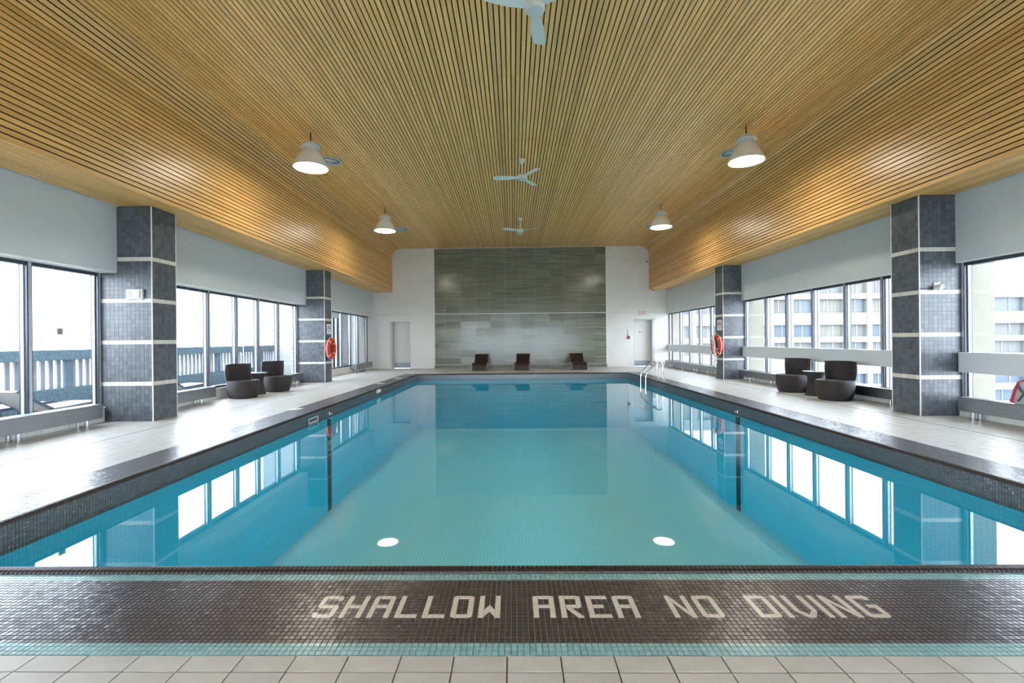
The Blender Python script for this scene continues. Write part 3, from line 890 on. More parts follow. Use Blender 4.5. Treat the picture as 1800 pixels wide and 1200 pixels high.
cover_(1, 3.2, 7.2, 0.115, 0.325, 'steel radiator cover under the nearest right window with a bag on it', (3.6, 5.0, 7.0))
cover_(1, 8.03, 14.1, 0.115, 0.30, 'long steel radiator cover behind the right armchairs', (8.5, 9.9, 11.2, 12.4, 13.5))
cover_(1, 14.95, 20.9, 0.115, 0.29, 'long steel radiator cover beyond the far right column', (15.3, 16.4, 17.6, 18.9, 20.2))

# ------------------------------------------------------------------ pendant lamps
def lamp(x, y, label):
    t_ = thing('pendant_lamp', label, 'lamp', (x, y, 4.74), group='white industrial pendant lamps')
    MB().tube([(0, 0, 0.50), (0, 0, TZ - 4.74)], 0.012, 8).build('stem', M_rubber, t_)
    b = MB()
    b.lathe([(0.10, 0.345), (0.125, 0.35), (0.125, 0.47), (0.11, 0.50), (0.05, 0.52)], 24)
    b.build('ballast_housing', M_lampwhite, t_, True)
    g = MB()
    g.box((-0.19, -0.05, 0.385), (0.19, 0.05, 0.455), 0.01)
    g.lathe([(0.10, 0.365), (0.165, 0.385), (0.192, 0.41), (0.192, 0.44), (0.165, 0.462), (0.10, 0.47)], 28)
    g.build('junction_box', M_whiteplastic, t_)
    MB().box((-0.02, -0.075, 0.30), (0.02, -0.065, 0.40)).build('bracket', M_rubber, t_)
    MB().lathe([(0.0, 0.352), (0.135, 0.350), (0.19, 0.30), (0.245, 0.21), (0.29, 0.12), (0.315, 0.05), (0.325, 0.02), (0.335, 0.0), (0.325, -0.006), (0.310, 0.012), (0.28, 0.10), (0.235, 0.20), (0.18, 0.28), (0.12, 0.33), (0.0, 0.335)], 40, cap=False).build('shade', M_lampwhite, t_, True)
    MB().lathe([(0.30, 0.014), (0.298, 0.006), (0.24, -0.020), (0.15, -0.038), (0.05, -0.046), (0.005, -0.047)], 40).build('lens', M_lens, t_, True)
    return t_
for x, y, lb_ in ((-4.03, 9.3, 'near left white dome pendant lamp, lit'), (4.64, 9.3, 'near right white dome pendant lamp, lit'),
                  (-4.03, 14.7, 'far left white dome pendant lamp, lit'), (4.66, 14.7, 'far right white dome pendant lamp, lit')):
    lamp(x, y, lb_)

# ------------------------------------------------------------------ ceiling vents
def vent(x, y, label):
    t_ = thing('ceiling_vent', label, 'vent', (x, y, TZ), group='round ceiling diffusers')
    MB().lathe([(0.27, -0.002), (0.27, -0.02), (0.25, -0.03), (0.225, -0.02), (0.225, -0.002)], 40, cap=False).build('outer_ring', M_ventmetal, t_, True)
    MB().lathe([(0.225, -0.004), (0.0, -0.0045)], 32, cap=False).build('throat', M_ventdark, t_)
    for r in (0.185, 0.135, 0.085):
        MB().lathe([(r, -0.012), (r + 0.012, -0.03), (r - 0.006, -0.045), (r - 0.018, -0.03), (r, -0.012)], 36, cap=False).build('cone_ring', M_ventmetal, t_, True)
    MB().lathe([(0.0, -0.012), (0.04, -0.015), (0.045, -0.035), (0.02, -0.045), (0.0, -0.046)], 20, cap=False).build('centre_disc', M_ventmetal, t_, True)
for x, y, lb_ in ((-4.22, 10.75, 'round aluminium ceiling vent beside the near left lamp'), (5.0, 10.65, 'round aluminium ceiling vent beside the near right lamp'),
                  (-4.17, 17.4, 'round aluminium ceiling vent beside the far left lamp'), (5.2, 17.4, 'round aluminium ceiling vent beside the far right lamp')):
    vent(x, y, lb_)

# ------------------------------------------------------------------ ceiling fans
def fan(x, y, rot, label):
    zf = 5.03
    t_ = thing('ceiling_fan', label, 'fan', (x, y, zf), group='white three-blade ceiling fans')
    top = TZ - zf
    MB().lathe([(0.075, top), (0.075, top - 0.02), (0.03, top - 0.10), (0.014, top - 0.11)], 24).build('canopy', M_fan, t_, True)
    MB().tube([(0, 0, 0.06), (0, 0, top - 0.1)], 0.012, 10).build('downrod', M_fan, t_, True)
    MB().lathe([(0.02, 0.075), (0.06, 0.06), (0.105, 0.035), (0.115, 0.0), (0.115, -0.03), (0.105, -0.05), (0.06, -0.056), (0.005, -0.057)], 32).build('motor', M_fan, t_, True)
    MB().lathe([(0.085, -0.056), (0.08, -0.064), (0.005, -0.066)], 28).build('bottom_cap', M_whiteplastic, t_, True)
    for k in range(3):
        a = rot + k * 2 * PI / 3
        bl = bmesh.new()
        prof = [(0.08, 0.035), (0.16, 0.05), (0.30, 0.075), (0.48, 0.085), (0.62, 0.078), (0.665, 0.045)]
        T = []; Bt = []
        for r, hw in prof:
            tw = 0.20
            row = []
            for s_ in (-1, 1):
                row.append((r, s_ * hw, s_ * hw * math.tan(tw)))
            T.append([bl.verts.new((p[0], p[1], p[2] + 0.004)) for p in row]); Bt.append([bl.verts.new((p[0], p[1], p[2] - 0.004)) for p in row])
        for i in range(len(prof) - 1):
            bl.faces.new((T[i][0], T[i + 1][0], T[i + 1][1], T[i][1])); bl.faces.new((Bt[i][0], Bt[i][1], Bt[i + 1][1], Bt[i + 1][0]))
            bl.faces.new((T[i][0], Bt[i][0], Bt[i + 1][0], T[i + 1][0])); bl.faces.new((T[i][1], T[i + 1][1], Bt[i + 1][1], Bt[i][1]))
        bl.faces.new((T[0][0], T[0][1], Bt[0][1], Bt[0][0])); bl.faces.new((T[-1][0], Bt[-1][0], Bt[-1][1], T[-1][1]))
        bmesh.ops.recalc_face_normals(bl, faces=bl.faces)
        me = bpy.data.meshes.new('blade'); bl.to_mesh(me); bl.free()
        o = link('blade', me, M_fan, t_); o.location = (0, 0, -0.01); o.rotation_euler = (0, 0, a)
fan(0.28, 5.30, PI / 2 - 0.13, 'nearest white ceiling fan at the top of the room, cut by the frame')
fan(0.235, 10.85, PI, 'middle white ceiling fan on the ceiling centre line')
fan(0.27, 16.1, PI / 2, 'farthest white ceiling fan close to the green panel')

# ------------------------------------------------------------------ wicker armchairs and side tables
def sector_shell(r0i, r0o, r1i, r1o, z0, z1, a0, a1, n_=14, m_=4, bulge=0.02):
    b = bmesh.new(); G = []
    for i in range(n_ + 1):
        a = a0 + (a1 - a0) * i / n_; col = []
        for j in range(m_ + 1):
            t_ = j / m_; z = z0 + (z1 - z0) * t_
            ri_ = r0i + (r1i - r0i) * t_; ro = r0o + (r1o - r0o) * t_ + bulge * math.sin(PI * t_)
            sq = 1.0 / max(abs(math.cos(a)) ** 3.2 + abs(math.sin(a)) ** 3.2, 1e-6) ** (1 / 3.2)
            sq = 1 + (sq - 1) * 0.7
            col.append((b.verts.new((ri_ * sq * math.cos(a), ri_ * sq * math.sin(a), z)), b.verts.new((ro * sq * math.cos(a), ro * sq * math.sin(a), z))))
        G.append(col)
    for i in range(n_):
        for j in range(m_):
            A, B, D, E = G[i][j], G[i + 1][j], G[i + 1][j + 1], G[i][j + 1]
            b.faces.new((A[0], E[0], D[0], B[0])); b.faces.new((A[1], B[1], D[1], E[1]))
        A, B = G[i][m_], G[i + 1][m_]; b.faces.new((A[0], A[1], B[1], B[0]))
        A, B = G[i][0], G[i + 1][0]; b.faces.new((A[0], B[0], B[1], A[1]))
    for i in (0, n_):
        for j in range(m_):
            A, E = G[i][j], G[i][j + 1]; b.faces.new((A[0], A[1], E[1], E[0]))
    bmesh.ops.recalc_face_normals(b, faces=b.faces)
    me = bpy.data.meshes.new('shell'); b.to_mesh(me); b.free()
    return me
def sqlathe(prof, n_=40, p_=3.2, mixf=0.7):
    b = bmesh.new(); rings = []
    for r, z in prof:
        ring = []
        for k in range(n_):
            a = 2 * PI * k / n_
            sq = 1.0 / max(abs(math.cos(a)) ** p_ + abs(math.sin(a)) ** p_, 1e-6) ** (1 / p_)
            sq = 1 + (sq - 1) * mixf
            ring.append(b.verts.new((r * sq * math.cos(a), r * sq * math.sin(a), z)))
        rings.append(ring)
    for A, B in zip(rings, rings[1:]):
        for k in range(n_): b.faces.new((A[k], A[(k + 1) % n_], B[(k + 1) % n_], B[k]))
    b.faces.new(rings[0][::-1]); b.faces.new(rings[-1])
    bmesh.ops.recalc_face_normals(b, faces=b.faces)
    me = bpy.data.meshes.new('drum'); b.to_mesh(me); b.free()
    return me
me_base = sqlathe([(0.270, 0.0), (0.285, 0.012), (0.318, 0.10), (0.338, 0.20), (0.345, 0.30), (0.345, 0.375), (0.338, 0.395), (0.32, 0.398)])
me_seat = sqlathe([(0.318, 0.385), (0.315, 0.402), (0.29, 0.404), (0.2, 0.400), (0.02, 0.396)])
me_back = sector_shell(0.300, 0.352, 0.310, 0.362, 0.392, 0.75, PI - 1.12, PI + 1.12)
me_rim = sector_shell(0.305, 0.368, 0.310, 0.366, 0.745, 0.768, PI - 1.13, PI + 1.13, 14, 1, 0.0)
for m_ in (me_base, me_seat, me_back, me_rim):
    m_.materials.append(M_wick)
    for p_ in m_.polygons: p_.use_smooth = True
    try: m_.set_sharp_from_angle(angle=math.radians(40))
    except Exception: pass
def armchair(x, y, face, label):
    t_ = thing('wicker_armchair', label, 'armchair', (x, y, 0), face, 'brown wicker armchairs')
    for nm, m_ in (('base', me_base), ('seat', me_seat), ('backrest', me_back), ('top_rim', me_rim)):
        link(nm, m_, None, t_).scale = (0.90, 0.90, 1.0)
def side_table(x, y, label):
    t_ = thing('side_table', label, 'table', (x, y, 0), 0, 'brown wicker side tables')
    MB().lathe([(0.20, 0.0), (0.205, 0.01), (0.175, 0.14), (0.150, 0.28), (0.155, 0.38), (0.20, 0.47), (0.235, 0.505), (0.225, 0.512)], 28).build('pedestal', M_wick, t_, True)
    MB().lathe([(0.236, 0.510), (0.244, 0.515), (0.244, 0.526), (0.236, 0.530), (0.01, 0.531)], 32).build('table_top', M_tabletop, t_, True)
armchair(-6.14, 10.50, -0.40, 'brown wicker tub armchair beside the left windows, nearer one')
armchair(-6.05, 11.84, -0.45, 'brown wicker tub armchair beside the left windows, farther one by the door')
side_table(-6.22, 11.19, 'hourglass wicker side table between the left armchairs')
armchair(6.40, 9.40, PI + 0.36, 'brown wicker tub armchair at the right windows, nearer the camera')
armchair(6.42, 10.85, PI + 0.36, 'brown wicker tub armchair at the right windows, farther from the camera')
side_table(6.49, 10.13, 'hourglass wicker side table between the right armchairs')

# ------------------------------------------------------------------ sun loungers
def ribbon(prof, hw, th, n_sub=6):
    """profile in (y,z) swept across x with thickness"""
    b = bmesh.new()
    P_ = [Vector((0, y, z)) for y, z in prof]; T = []; Bo = []
    for i, p in enumerate(P_):
        d = (P_[min(i + 1, len(P_) - 1)] - P_[max(i - 1, 0)]).normalized()
        nrm = Vector((0, -d.z, d.y))
        T.append([b.verts.new(p + Vector((s_ * hw, 0, 0))) for s_ in (-1, 1)])
        Bo.append([b.verts.new(p - nrm * th + Vector((s_ * hw, 0, 0))) for s_ in (-1, 1)])
    for i in range(len(P_) - 1):
        b.faces.new((T[i][0], T[i][1], T[i + 1][1], T[i + 1][0])); b.faces.new((Bo[i][0], Bo[i + 1][0], Bo[i + 1][1], Bo[i][1]))
        b.faces.new((T[i][0], T[i + 1][0], Bo[i + 1][0], Bo[i][0])); b.faces.new((T[i][1], Bo[i][1], Bo[i + 1][1], T[i + 1][1]))
    b.faces.new((T[0][0], Bo[0][0], Bo[0][1], T[0][1])); b.faces.new((T[-1][0], T[-1][1], Bo[-1][1], Bo[-1][0]))
    bmesh.ops.recalc_face_normals(b, faces=b.faces)
    me = bpy.data.meshes.new('ribbon'); b.to_mesh(me); b.free(); return me
seat_prof = [(-0.02, 0.02), (0.0, 0.12), (0.03, 0.22), (0.09, 0.285), (0.18, 0.31), (0.5, 0.30), (0.85, 0.285), (1.12, 0.28)]
back_prof = [(1.10, 0.285), (1.30, 0.40), (1.50, 0.53), (1.66, 0.64)]
def lounger(x, y, rz, label, mS, mF, group, cat='lounger'):
    t_ = thing('sun_lounger', label, cat, (x, y, 0), rz, group)
    link('seat', ribbon(seat_prof, 0.29, 0.03), mS, t_)
    link('backrest', ribbon(back_prof, 0.27, 0.03), mS, t_)
    for s_ in (-1, 1):
        link('side_rail', ribbon([(a, b_ + 0.012) for a, b_ in seat_prof], 0.012, 0.055), mF, t_).location = (s_ * 0.31, 0, 0)
        link('back_rail', ribbon([(a, b_ + 0.01) for a, b_ in back_prof], 0.014, 0.04), mF, t_).location = (s_ * 0.285, 0, 0)
        for yy in (0.16, 1.05):
            MB().box((s_ * 0.31 - 0.018, yy - 0.02, 0), (s_ * 0.31 + 0.018, yy + 0.02, 0.28)).build('leg', mF, t_)
        MB().tube([(s_ * 0.22, 1.48, 0.48), (s_ * 0.22, 1.58, 0.02)], 0.012, 8).build('back_strut', mF, t_)
    return t_
lounger(-1.40, 19.0, 0, 'dark brown sun lounger before the green panel, left of three', M_lounge, M_loungeframe, 'dark loungers along the end wall')
lounger(0.33, 19.0, -0.06, 'dark brown sun lounger before the green panel, middle of three', M_lounge, M_loungeframe, 'dark loungers along the end wall')
lounger(2.69, 19.05, -0.05, 'dark brown sun lounger before the green panel, right of three', M_lounge, M_loungeframe, 'dark loungers along the end wall')

# ------------------------------------------------------------------ lifebuoys and signs on the columns
def buoy(sgn, y, z, label, roped):
    X = (CL + 0.085) if sgn < 0 else (CR - 0.085)
    t_ = thing('lifebuoy', label, 'lifebuoy', (X, y, z), 0, 'orange lifebuoys on the far columns')
    MB().torus(0.265, 0.068, (0, 0, 0), 'x', 56, 16).build('ring', M_ring, t_, True)
    for k in range(4):
        a = PI / 4 + k * PI / 2
        b = MB(); b.torus(0.072, 0.007, (0, 0, 0), 'z', 20, 6)
        me = b.mesh('strap', True); o = link('strap', me, M_rope, t_)
        o.location = (0, 0.265 * math.cos(a), 0.265 * math.sin(a)); o.rotation_euler = (a, 0, 0)
    pts = []
    for k in range(49):
        a = 2 * PI * k / 48
        r_ = 0.343 + 0.018 * math.sin(4 * (a - PI / 4) + PI / 2) ** 2
        pts.append((-sgn * 0.01, r_ * math.cos(a), r_ * math.sin(a)))
    MB().tube(pts, 0.007, 6, False).build('grab_line', M_rope, t_, True)
    bx('bracket', (min(0, sgn * 0.083), -0.02, 0.18), (max(0, sgn * 0.083), 0.02, 0.215), M_steel, t_)
    if roped:
        x = -sgn * 0.085
        for k, (dy, dz, l_) in enumerate(((-0.10, 0.30, 0.85), (-0.05, 0.33, 0.98), (0.03, 0.26, 0.75))):
            pts = [(x, dy + 0.10 - 0.02 * q + 0.028 * math.sin(q * 1.7 + k), dz - l_ * q / 9) for q in range(10)]
            MB().tube(pts, 0.016, 8).build('throw_rope', M_rope, t_, True)
        MB().tube([(x * 0.9, -0.25, -0.10), (x, 0.02, -0.06), (x * 0.9, 0.16, 0.10)], 0.012, 8).build('throw_rope', M_rope, t_, True)
    return t_
buoy(-1, 14.53, 1.04, 'orange lifebuoy hanging on the far left column', False)
buoy(1, 14.52, 1.02, 'orange lifebuoy with white rope hanging on the far right column', True)
def pool_sign(sgn, y, label):
    X = CL + 0.003 if sgn < 0 else CR - 0.003
    t_ = thing('notice_sign', label, 'sign', (X, y, 1.645), 0, 'white notice signs on the columns')
    bx('plate', (-0.004, -0.155, -0.155), (0.004, 0.155, 0.155), M_signw, t_)
    xf = 0.005 if sgn < 0 else -0.005
    g = MB()
    for r, (z, hh, segs) in enumerate(((0.085, 0.022, ((-0.10, -0.04), (-0.02, 0.05), (0.06, 0.10))), (0.025, 0.022, ((-0.12, -0.05), (-0.03, 0.02), (0.04, 0.12))))):
        for a, b in segs: g.box((xf - 0.001, a, z - hh), (xf + 0.001, b, z + hh))
    g.build('heading', M_darkred if sgn > 0 else M_ink, t_)
    g = MB()
    for r in range(4):
        z = -0.03 - r * 0.026
        g.box((xf - 0.001, -0.11, z - 0.006), (xf + 0.001, 0.11 - 0.04 * (r % 2), z + 0.006))
    g.build('small_print', M_baluster, t_)
pool_sign(-1, 14.58, 'small white notice above the lifebuoy on the far left column')
pool_sign(1, 14.50, 'small white notice above the roped lifebuoy on the far right column')

# ------------------------------------------------------------------ emergency light, twin spot
t_ = thing('emergency_light', 'clear cased white emergency light on the near left column', 'light', (-6.06, CY[0][0] - 0.0, 2.04))
bx('back_box', (-0.135, -0.045, -0.085), (0.135, 0.0, 0.085), M_whiteplastic, t_, 0.012)
bx('lens_frame', (-0.02, -0.062, -0.065), (0.10, -0.044, 0.07), M_ventmetal, t_, 0.006)
bx('lamp_face', (0.005, -0.068, -0.05), (0.08, -0.06, 0.055), M_signw, t_, 0.005)
for k in range(3): bx('louvre', (-0.115 + k * 0.026, -0.05, -0.06), (-0.105 + k * 0.026, -0.044, 0.06), M_ventmetal, t_)
t_ = thing('twin_spotlight', 'small white twin spotlight on the near right column', 'light', (6.63, CY[0][0], 2.03))
bx('mount_plate', (-0.05, -0.02, -0.06), (0.05, 0.0, 0.06), M_whiteplastic, t_, 0.008)
for s_, a in ((-1, 0.5), (1, -0.4)):
    o = MB().lathe([(0.018, 0), (0.028, 0.02), (0.04, 0.075), (0.038, 0.08), (0.02, 0.07)], 18).build('lamp_head', M_whiteplastic, t_, True)
    o.location = (s_ * 0.045, -0.03, 0.015 * s_); o.rotation_euler = (PI / 2 + 0.35, 0, a)
MB().tube([(-0.05, -0.012, -0.02), (-0.09, -0.012, -0.03), (-0.26, -0.012, -0.035)], 0.006, 6).build('cable', M_rubber, t_)

# ------------------------------------------------------------------ end wall fittings
t_ = thing('exit_sign', 'small lit exit sign with red letters above the exit door', 'sign', (5.89, YW, 2.42))
bx('case', (-0.155, -0.06, -0.10), (0.155, 0.0, 0.10), M_whiteplastic, t_, 0.006)
bx('case_side', (-0.175, -0.055, -0.10), (-0.155, 0.0, 0.10), M_jamb, t_)
def word(txt, x0, z0, cw, ch, th, gap, y, m_, par, nm='letter'):
    SEG = {'E': [(0, 0, th, ch), (0, 0, cw, th), (0, ch / 2 - th / 2, cw * .85, ch / 2 + th / 2), (0, ch - th, cw, ch)],
           'I': [(cw / 2 - th / 2, 0, cw / 2 + th / 2, ch)], 'T': [(cw / 2 - th / 2, 0, cw / 2 + th / 2, ch), (0, ch - th, cw, ch)]}
    x = x0
    for c in txt:
        g = MB()
        if c == 'X':
            g.prism([(x, z0), (x + th * 1.2, z0), (x + cw, z0 + ch), (x + cw - th * 1.2, z0 + ch)], 'y', y - 0.003, y)
            g.prism([(x + cw - th * 1.2, z0), (x + cw, z0), (x + th * 1.2, z0 + ch), (x, z0 + ch)], 'y', y - 0.0035, y)
        else:
            for a, b, c_, d in SEG[c]: g.box((x + a, y - 0.003, z0 + b), (x + c_, y, z0 + d))
        g.build(nm, m_, par); x += cw + gap
word('EXIT', -0.115, -0.065, 0.048, 0.13, 0.016, 0.014, -0.060, M_red, t_)
t_ = thing('fire_alarm', 'red fire alarm pull on a white plate beside the exit door', 'alarm', (5.20, YW, 1.32))
bx('pull_station', (-0.06, -0.05, -0.075), (0.06, -0.006, 0.065), M_darkred, t_, 0.006)
bx('back_plate', (-0.075, -0.006, -0.11), (0.085, 0.0, 0.10), M_whiteplastic, t_)
bx('conduit', (-0.022, -0.03, 0.10), (0.022, 0.0, 0.38), M_whiteplastic, t_)
bx('side_label', (0.10, -0.004, -0.06), (0.17, 0.0, 0.06), M_signw, t_)
t_ = thing('door_notice', 'small pale notice on the upper half of the exit door', 'sign', (5.80, YW + 0.3, 1.55))
bx('sheet', (-0.15, -0.004, -0.10), (0.15, 0.0, 0.10), M_whiteplastic, t_)
g = MB(); g.box((-0.06, -0.006, -0.03), (-0.02, -0.004, 0.05)); g.box((0.0, -0.006, -0.02), (0.10, -0.004, -0.005)); g.box((0.0, -0.006, 0.02), (0.10, -0.004, 0.035)); g.build('print', M_baluster, t_)
def seccam(x, y, z, label, side):
    t_ = thing('security_camera', label, 'camera', (x, y, z), 0, 'white security cameras')
    MB().lathe([(0.06, 0), (0.06, -0.015), (0.03, -0.03), (0.015, -0.06)], 20).build('mount', M_whiteplastic, t_, True).rotation_euler = (PI / 2 * side, 0, 0) if side else (0, 0, 0)
    b = MB().lathe([(0.055, 0.06), (0.068, 0.02), (0.068, -0.03), (0.05, -0.065), (0.01, -0.075)], 22).build('dome', M_whiteplastic, t_, True)
    b.location = (0, -0.07 if side else 0, -0.05 if not side else 0)
    o = MB().lathe([(0.03, 0), (0.028, 0.012), (0.005, 0.014)], 16).build('lens', M_rubber, t_, True)
    o.location = b.location + Vector((-0.02, -0.058, 0.0)); o.rotation_euler = (PI / 2, 0, 0)
seccam(6.035, YW, 4.72, 'white dome security camera high on the end wall by the curved slats', 1)
seccam(6.26, 20.95, SZ, 'white dome security camera under the slatted soffit near the exit door', 0)

# ------------------------------------------------------------------ pool grab rails
rails = thing('pool_ladder', 'pair of chrome grab rails of the pool ladder at the far right edge', 'ladder', (4.48, 14.5, 0))
for dy in (-0.33, 0.22):
    pts = [(0.02, dy, 0.0), (0.02, dy, 0.42)]
    for k in range(1, 8):
        a = k / 8 * (PI * 0.75)
        pts.append((0.02 - 0.12 + 0.12 * math.cos(a), dy, 0.42 + 0.12 * math.sin(a)))
    pts += [(-0.42, dy, 0.26), (-0.46, dy, 0.20), (-0.485, dy, 0.12), (-0.49, dy, 0.02), (-0.49, dy, -0.9)]
    MB().tube(pts, 0.021, 12).build('grab_rail', M_chrome, rails, True)
    o = MB().lathe([(0.055, 0.0), (0.055, 0.012), (0.026, 0.03)], 20).build('flange', M_chrome, rails, True); o.location = (0.02, dy, 0)
for z in (-0.35, -0.62, -0.88):
    bx('tread', (-0.53, -0.33, z - 0.015), (-0.43, 0.22, z + 0.015), M_whiteplastic, rails, 0.006)

# ------------------------------------------------------------------ gym bag on the right radiator cover
bag = thing('gym_bag', 'grey sports bag with red piping on the nearest right radiator cover', 'bag', (6.84, 6.20, 0.329))
b = bmesh.new()
bmesh.ops.create_cube(b, size=1, matrix=Matrix.Diagonal((0.17, 0.46, 0.31, 1)))
bmesh.ops.subdivide_edges(b, edges=b.edges[:], cuts=5, use_grid_fill=True)
for v in b.verts:
    x, y, z = v.co.x / 0.085, v.co.y / 0.23, v.co.z / 0.155
    k = (1 - 0.16 * max(0, z)) * (1 - 0.10 * abs(x * y))
    v.co.y *= k; v.co.x *= (1 - 0.25 * max(0, z)) * (1 + 0.12 * (1 - abs(y))); v.co.z *= 1 + 0.04 * math.sin(y * 5) * (1 if z > 0.8 else 0) - (0.12 * abs(y) ** 3 if z > 0 else 0)
    v.co.z += 0.155
bmesh.ops.recalc_face_normals(b, faces=b.faces)
me = bpy.data.meshes.new('bag_body'); b.to_mesh(me); b.free()
for p_ in me.polygons: p_.use_smooth = True
M_bag = mat('grey_bag_fabric', (0.36, 0.39, 0.42), 0.6); M_bagdk = mat('dark_grey_strap', (0.06, 0.075, 0.085), 0.6); M_bagred = mat('crimson_piping', (0.50, 0.015, 0.05), 0.5)
link('bag_body', me, M_bag, bag)
MB().tube([(-0.08, 0.235, 0.012), (-0.085, 0.215, 0.10), (-0.08, 0.19, 0.20), (-0.06, 0.165, 0.285), (-0.02, 0.13, 0.315), (0.05, 0.12, 0.30)], 0.019, 8).build('piping', M_bagred, bag, True)
MB().tube([(-0.09, 0.15, 0.04), (-0.108, 0.06, 0.15), (-0.10, -0.02, 0.22), (-0.09, -0.05, 0.27)], 0.013, 8).build('strap', M_bagdk, bag, True)
MB().tube([(-0.088, 0.16, 0.25), (-0.108, 0.10, 0.18), (-0.108, 0.0, 0.12), (-0.09, -0.08, 0.04)], 0.013, 8).build('strap', M_bagdk, bag, True)
MB().tube([(-0.02, 0.24, 0.20), (-0.03, 0.27, 0.12), (-0.05, 0.29, 0.02)], 0.008, 8).build('strap', M_bagdk, bag, True)

# sticker on the left window
t_ = thing('window_sticker', 'small square grey sticker on the nearest left window pane', 'sticker', (WL + 0.0045, 6.78, 1.44))
bx('sheet', (0.0, -0.055, -0.05), (0.002, 0.055, 0.05), M_signw, t_)
bx('print', (0.002, -0.035, -0.04), (0.003, 0.03, 0.04), M_baluster, t_)

# ------------------------------------------------------------------ outside, left: balcony
bal = tag(bx('balcony_floor', (-9.75, -6, -0.5), (WL - 0.26, 18.3, -0.10), M_concrete), 'pale concrete balcony floor outside the left windows', 'balcony', kind='structure')
rl = thing('balcony_railing', 'blue grey balcony railing of flat balusters outside the left windows', 'railing', (-9.5, 8, -0.10))
bx('handrail', (-0.13, -14, 1.02), (0.13, 10.28, 1.235), M_parapet, rl, 0.01)
bx('base_curb', (-0.10, -14, 0.0), (0.10, 10.28, 0.44), M_parapet, rl)
bm_ = MB().box((-0.02, -0.042, 0.44), (0.02, 0.042, 1.02)).mesh('baluster'); bm_.materials.append(M_baluster)
y = -6.0 + 6
k = 0
yy = 1.5
while yy < 18.2:
    o = bpy.data.objects.new('baluster', bm_); C.objects.link(o); o.parent = rl; o.location = (0, yy - 8, 0)
    yy += 0.165
pm_ = MB().box((-0.05, -0.07, 0.43), (0.05, 0.07, 1.03)).mesh('post'); pm_.materials.append(M_railmetal)
for yy in (2.2, 4.7, 7.2, 9.75, 12.25, 14.75, 17.25):
    o = bpy.data.objects.new('post', pm_); C.objects.link(o); o.parent = rl; o.location = (0.05, yy - 8, 0)
def out_lounger(x, y, rz, label):
    t_ = lounger(x, y, rz, label, M_outcush, M_outframe, 'loungers on the balcony')
    t_.location.z = -0.10
out_lounger(-8.78, 8.6, PI, 'pale sun lounger on the balcony left of the window mullion')
out_lounger(-7.95, 8.75, PI, 'pale sun lounger on the balcony between mullion and near left column')
out_lounger(-8.3, 12.3, PI, 'pale sun lounger on the balcony behind the near left column')
# piers (scalloped split block on the left, pebbled render on the right)
def pier(sgn, y, x1, scal, label):
    x0 = (WL if sgn < 0 else WR) + sgn * 0.07
    t_ = thing('exterior_pier', label, 'pier', ((x0 + x1) / 2, y, 0), kind='structure')
    o = bx('shaft', (min(x0, x1), y + 0.0, -0.4), (max(x0, x1), y + 0.6, 6), M_block if scal else M_pier, t_); o.location = (-(x0 + x1) / 2, -y, 0)
    if scal:
        m_ = MB().lathe([(0.0, -0.062), (0.03, -0.055), (0.055, -0.02), (0.058, 0.0), (0.055, 0.02), (0.03, 0.055), (0.0, 0.062)], 10, cap=False).mesh('split_block', True)
        m_.materials.append(M_block)
        for k in range(22):
            o = bpy.data.objects.new('split_block', m_); C.objects.link(o); o.parent = t_
            o.location = (x1 - (x0 + x1) / 2, 0.04, 0.06 + k * 0.125)
for y, lb_ in ((7.5, 'scalloped block pier outside the near left column'), (14.3, 'scalloped block pier outside the far left column')):
    pier(-1, y, WL - 0.13, True, lb_)
for y, lb_ in ((7.5, 'cream pebble render pier outside the near right column'), (14.3, 'cream pebble render pier outside the far right column'), (21.0, 'cream pebble render pier outside the right end of the hall')):
    pier(1, y, 7.62, False, lb_)
# stair tower closing the balcony
ann = thing('stair_annex', 'white ribbed block annex closing the far end of the balcony', 'building', (-8.3, 18.3, 0), kind='structure')
for nm, a, b, m_ in (('block_wall', (-9.95, 18.3, -0.3), (-7.55, 18.45, 6), M_block), ('block_wall', (-7.55, 18.3, -0.3), (-7.35, 18.75, 6), M_block_bright), ('block_wall', (-7.55, 19.8, -0.3), (-7.35, 22, 6), M_block_bright),
                     ('lintel', (-7.55, 18.75, 2.25), (-7.35, 19.8, 6), M_block_bright), ('annex_back', (-8.6, 18.45, -0.3), (-8.4, 22, 6), M_bulk), ('annex_floor', (-9.95, 18.3, -0.5), (-6.95, 22, -0.1), M_concrete)):
    o = bx(nm, a, b, m_, ann); o.location = (8.3, -18.3, 0)
o = MB(); 
for k in range(6): o.tube([(-8.30, 18.6 + k * 0.28, 0.0), (-8.30, 18.6 + k * 0.28, 2.2)], 0.13, 10)
o = o.build('curtain', M_curtain, ann, True); o.location = (8.3, -18.3, 0)
for y0, y1 in ((18.78, 18.84), (19.25, 19.30), (19.72, 19.78)):
    o = bx('sliding_door_frame', (-7.50, y0, -0.1), (-7.42, y1, 2.25), M_frame, ann); o.location = (8.3, -18.3, 0)

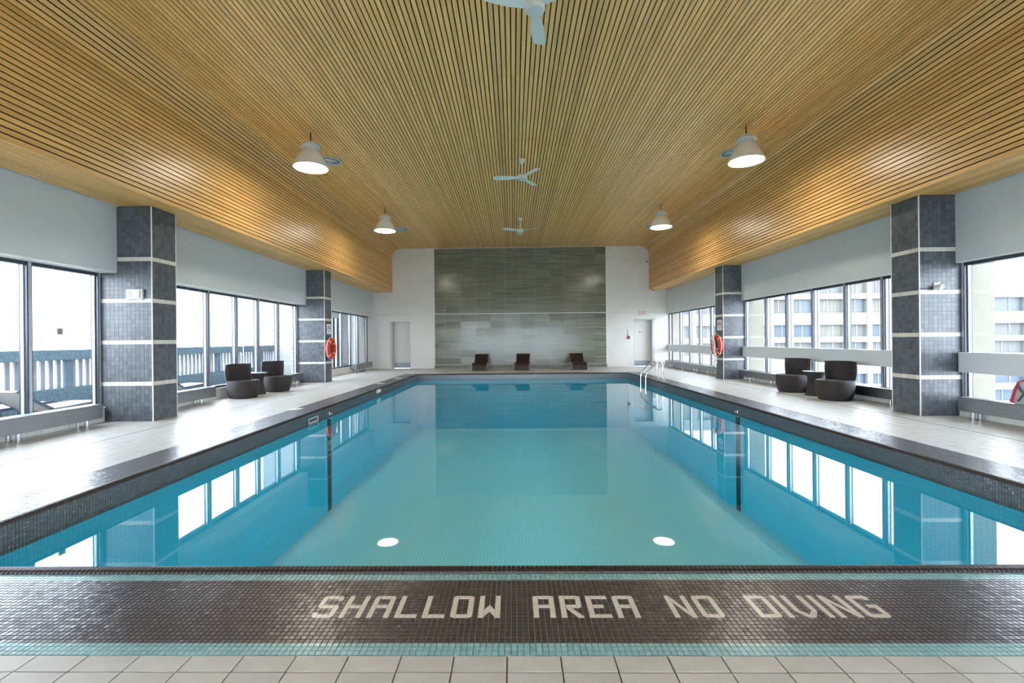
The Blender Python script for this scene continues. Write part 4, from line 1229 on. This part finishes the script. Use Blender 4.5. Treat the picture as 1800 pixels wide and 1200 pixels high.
# ------------------------------------------------------------------ outside, right: apartment block
apt = thing('apartment_building', 'white apartment block with banded curtained windows beyond the right windows', 'building', (45, 60, -62))
YA = 60.0
def ab(nm, a, b, m_, par=apt):
    return bx(nm, (a[0] - 45, a[1] - YA, a[2] + 62), (b[0] - 45, b[1] - YA, b[2] + 62), m_, par)
WX_ = [(17.0, 19.6), (20.4, 22.8), (23.4, 26.0), (27.0, 29.6), (30.3, 32.7), (33.2, 35.2), (35.7, 38.3), (39.0, 42.0), (42.83, 44.97), (45.6, 47.6), (48.3, 51.2), (52.0, 54.6), (55.4, 58.8), (60.4, 64.8), (65.6, 69.0), (70, 73)]
WZ_ = [(6.79, 8.82), (4.33, 6.07), (1.29, 2.81), (-0.95, 0.57), (-4.75, -3.45), (-7.0, -5.6), (-9.8, -8.2)]
ab('facade_core', (16, YA + 0.6, -62), (59.9, YA + 12, 10.2), M_facade)
ab('facade_core', (59.9, YA + 0.6, -62), (90, YA + 12, 7.0), M_facade)
for (za, zb) in [(8.82, 10.2), (6.07, 6.79), (2.81, 4.33), (0.57, 1.29), (-3.45, -0.95), (-5.6, -4.75), (-8.2, -7.0), (-30, -9.8)]:
    x1 = 59.9 if za > 7 else 90
    ab('spandrel', (16, YA, za), (x1, YA + 0.62, zb if not (za == 6.07) else zb), M_facade)
prev = 16
for xa_, xb_ in WX_:
    ab('facade_pier', (prev, YA - 0.08, -30), (xa_, YA + 0.62, 10.2 if xa_ < 60.3 else 7.0), M_facade); prev = xb_
ab('facade_pier', (prev, YA - 0.08, -30), (90, YA + 0.62, 7.0), M_facade)
for (za, zb) in WZ_:
    for xa_, xb_ in WX_:
        if xa_ > 60 and za > 6.5: continue
        m_ = random.choices(M_curt, (0.42, 0.22, 0.16, 0.20))[0]
        wv_ = ab('window', (xa_, YA + 0.42, za), (xb_, YA + 0.5, zb), m_)
        xm = xa_ + (xb_ - xa_) * random.choice((0.4, 0.5, 0.62))
        ab('window_frame', (xm - 0.05, YA + 0.36, za), (xm + 0.05, YA + 0.42, zb), M_farframe, wv_)
# far land below the horizon
tag(bx('ground', (-2950, -400, -62.5), (2000, 2900, -62), M_land), 'hazy flat green land far below the balcony', 'ground', kind='structure')
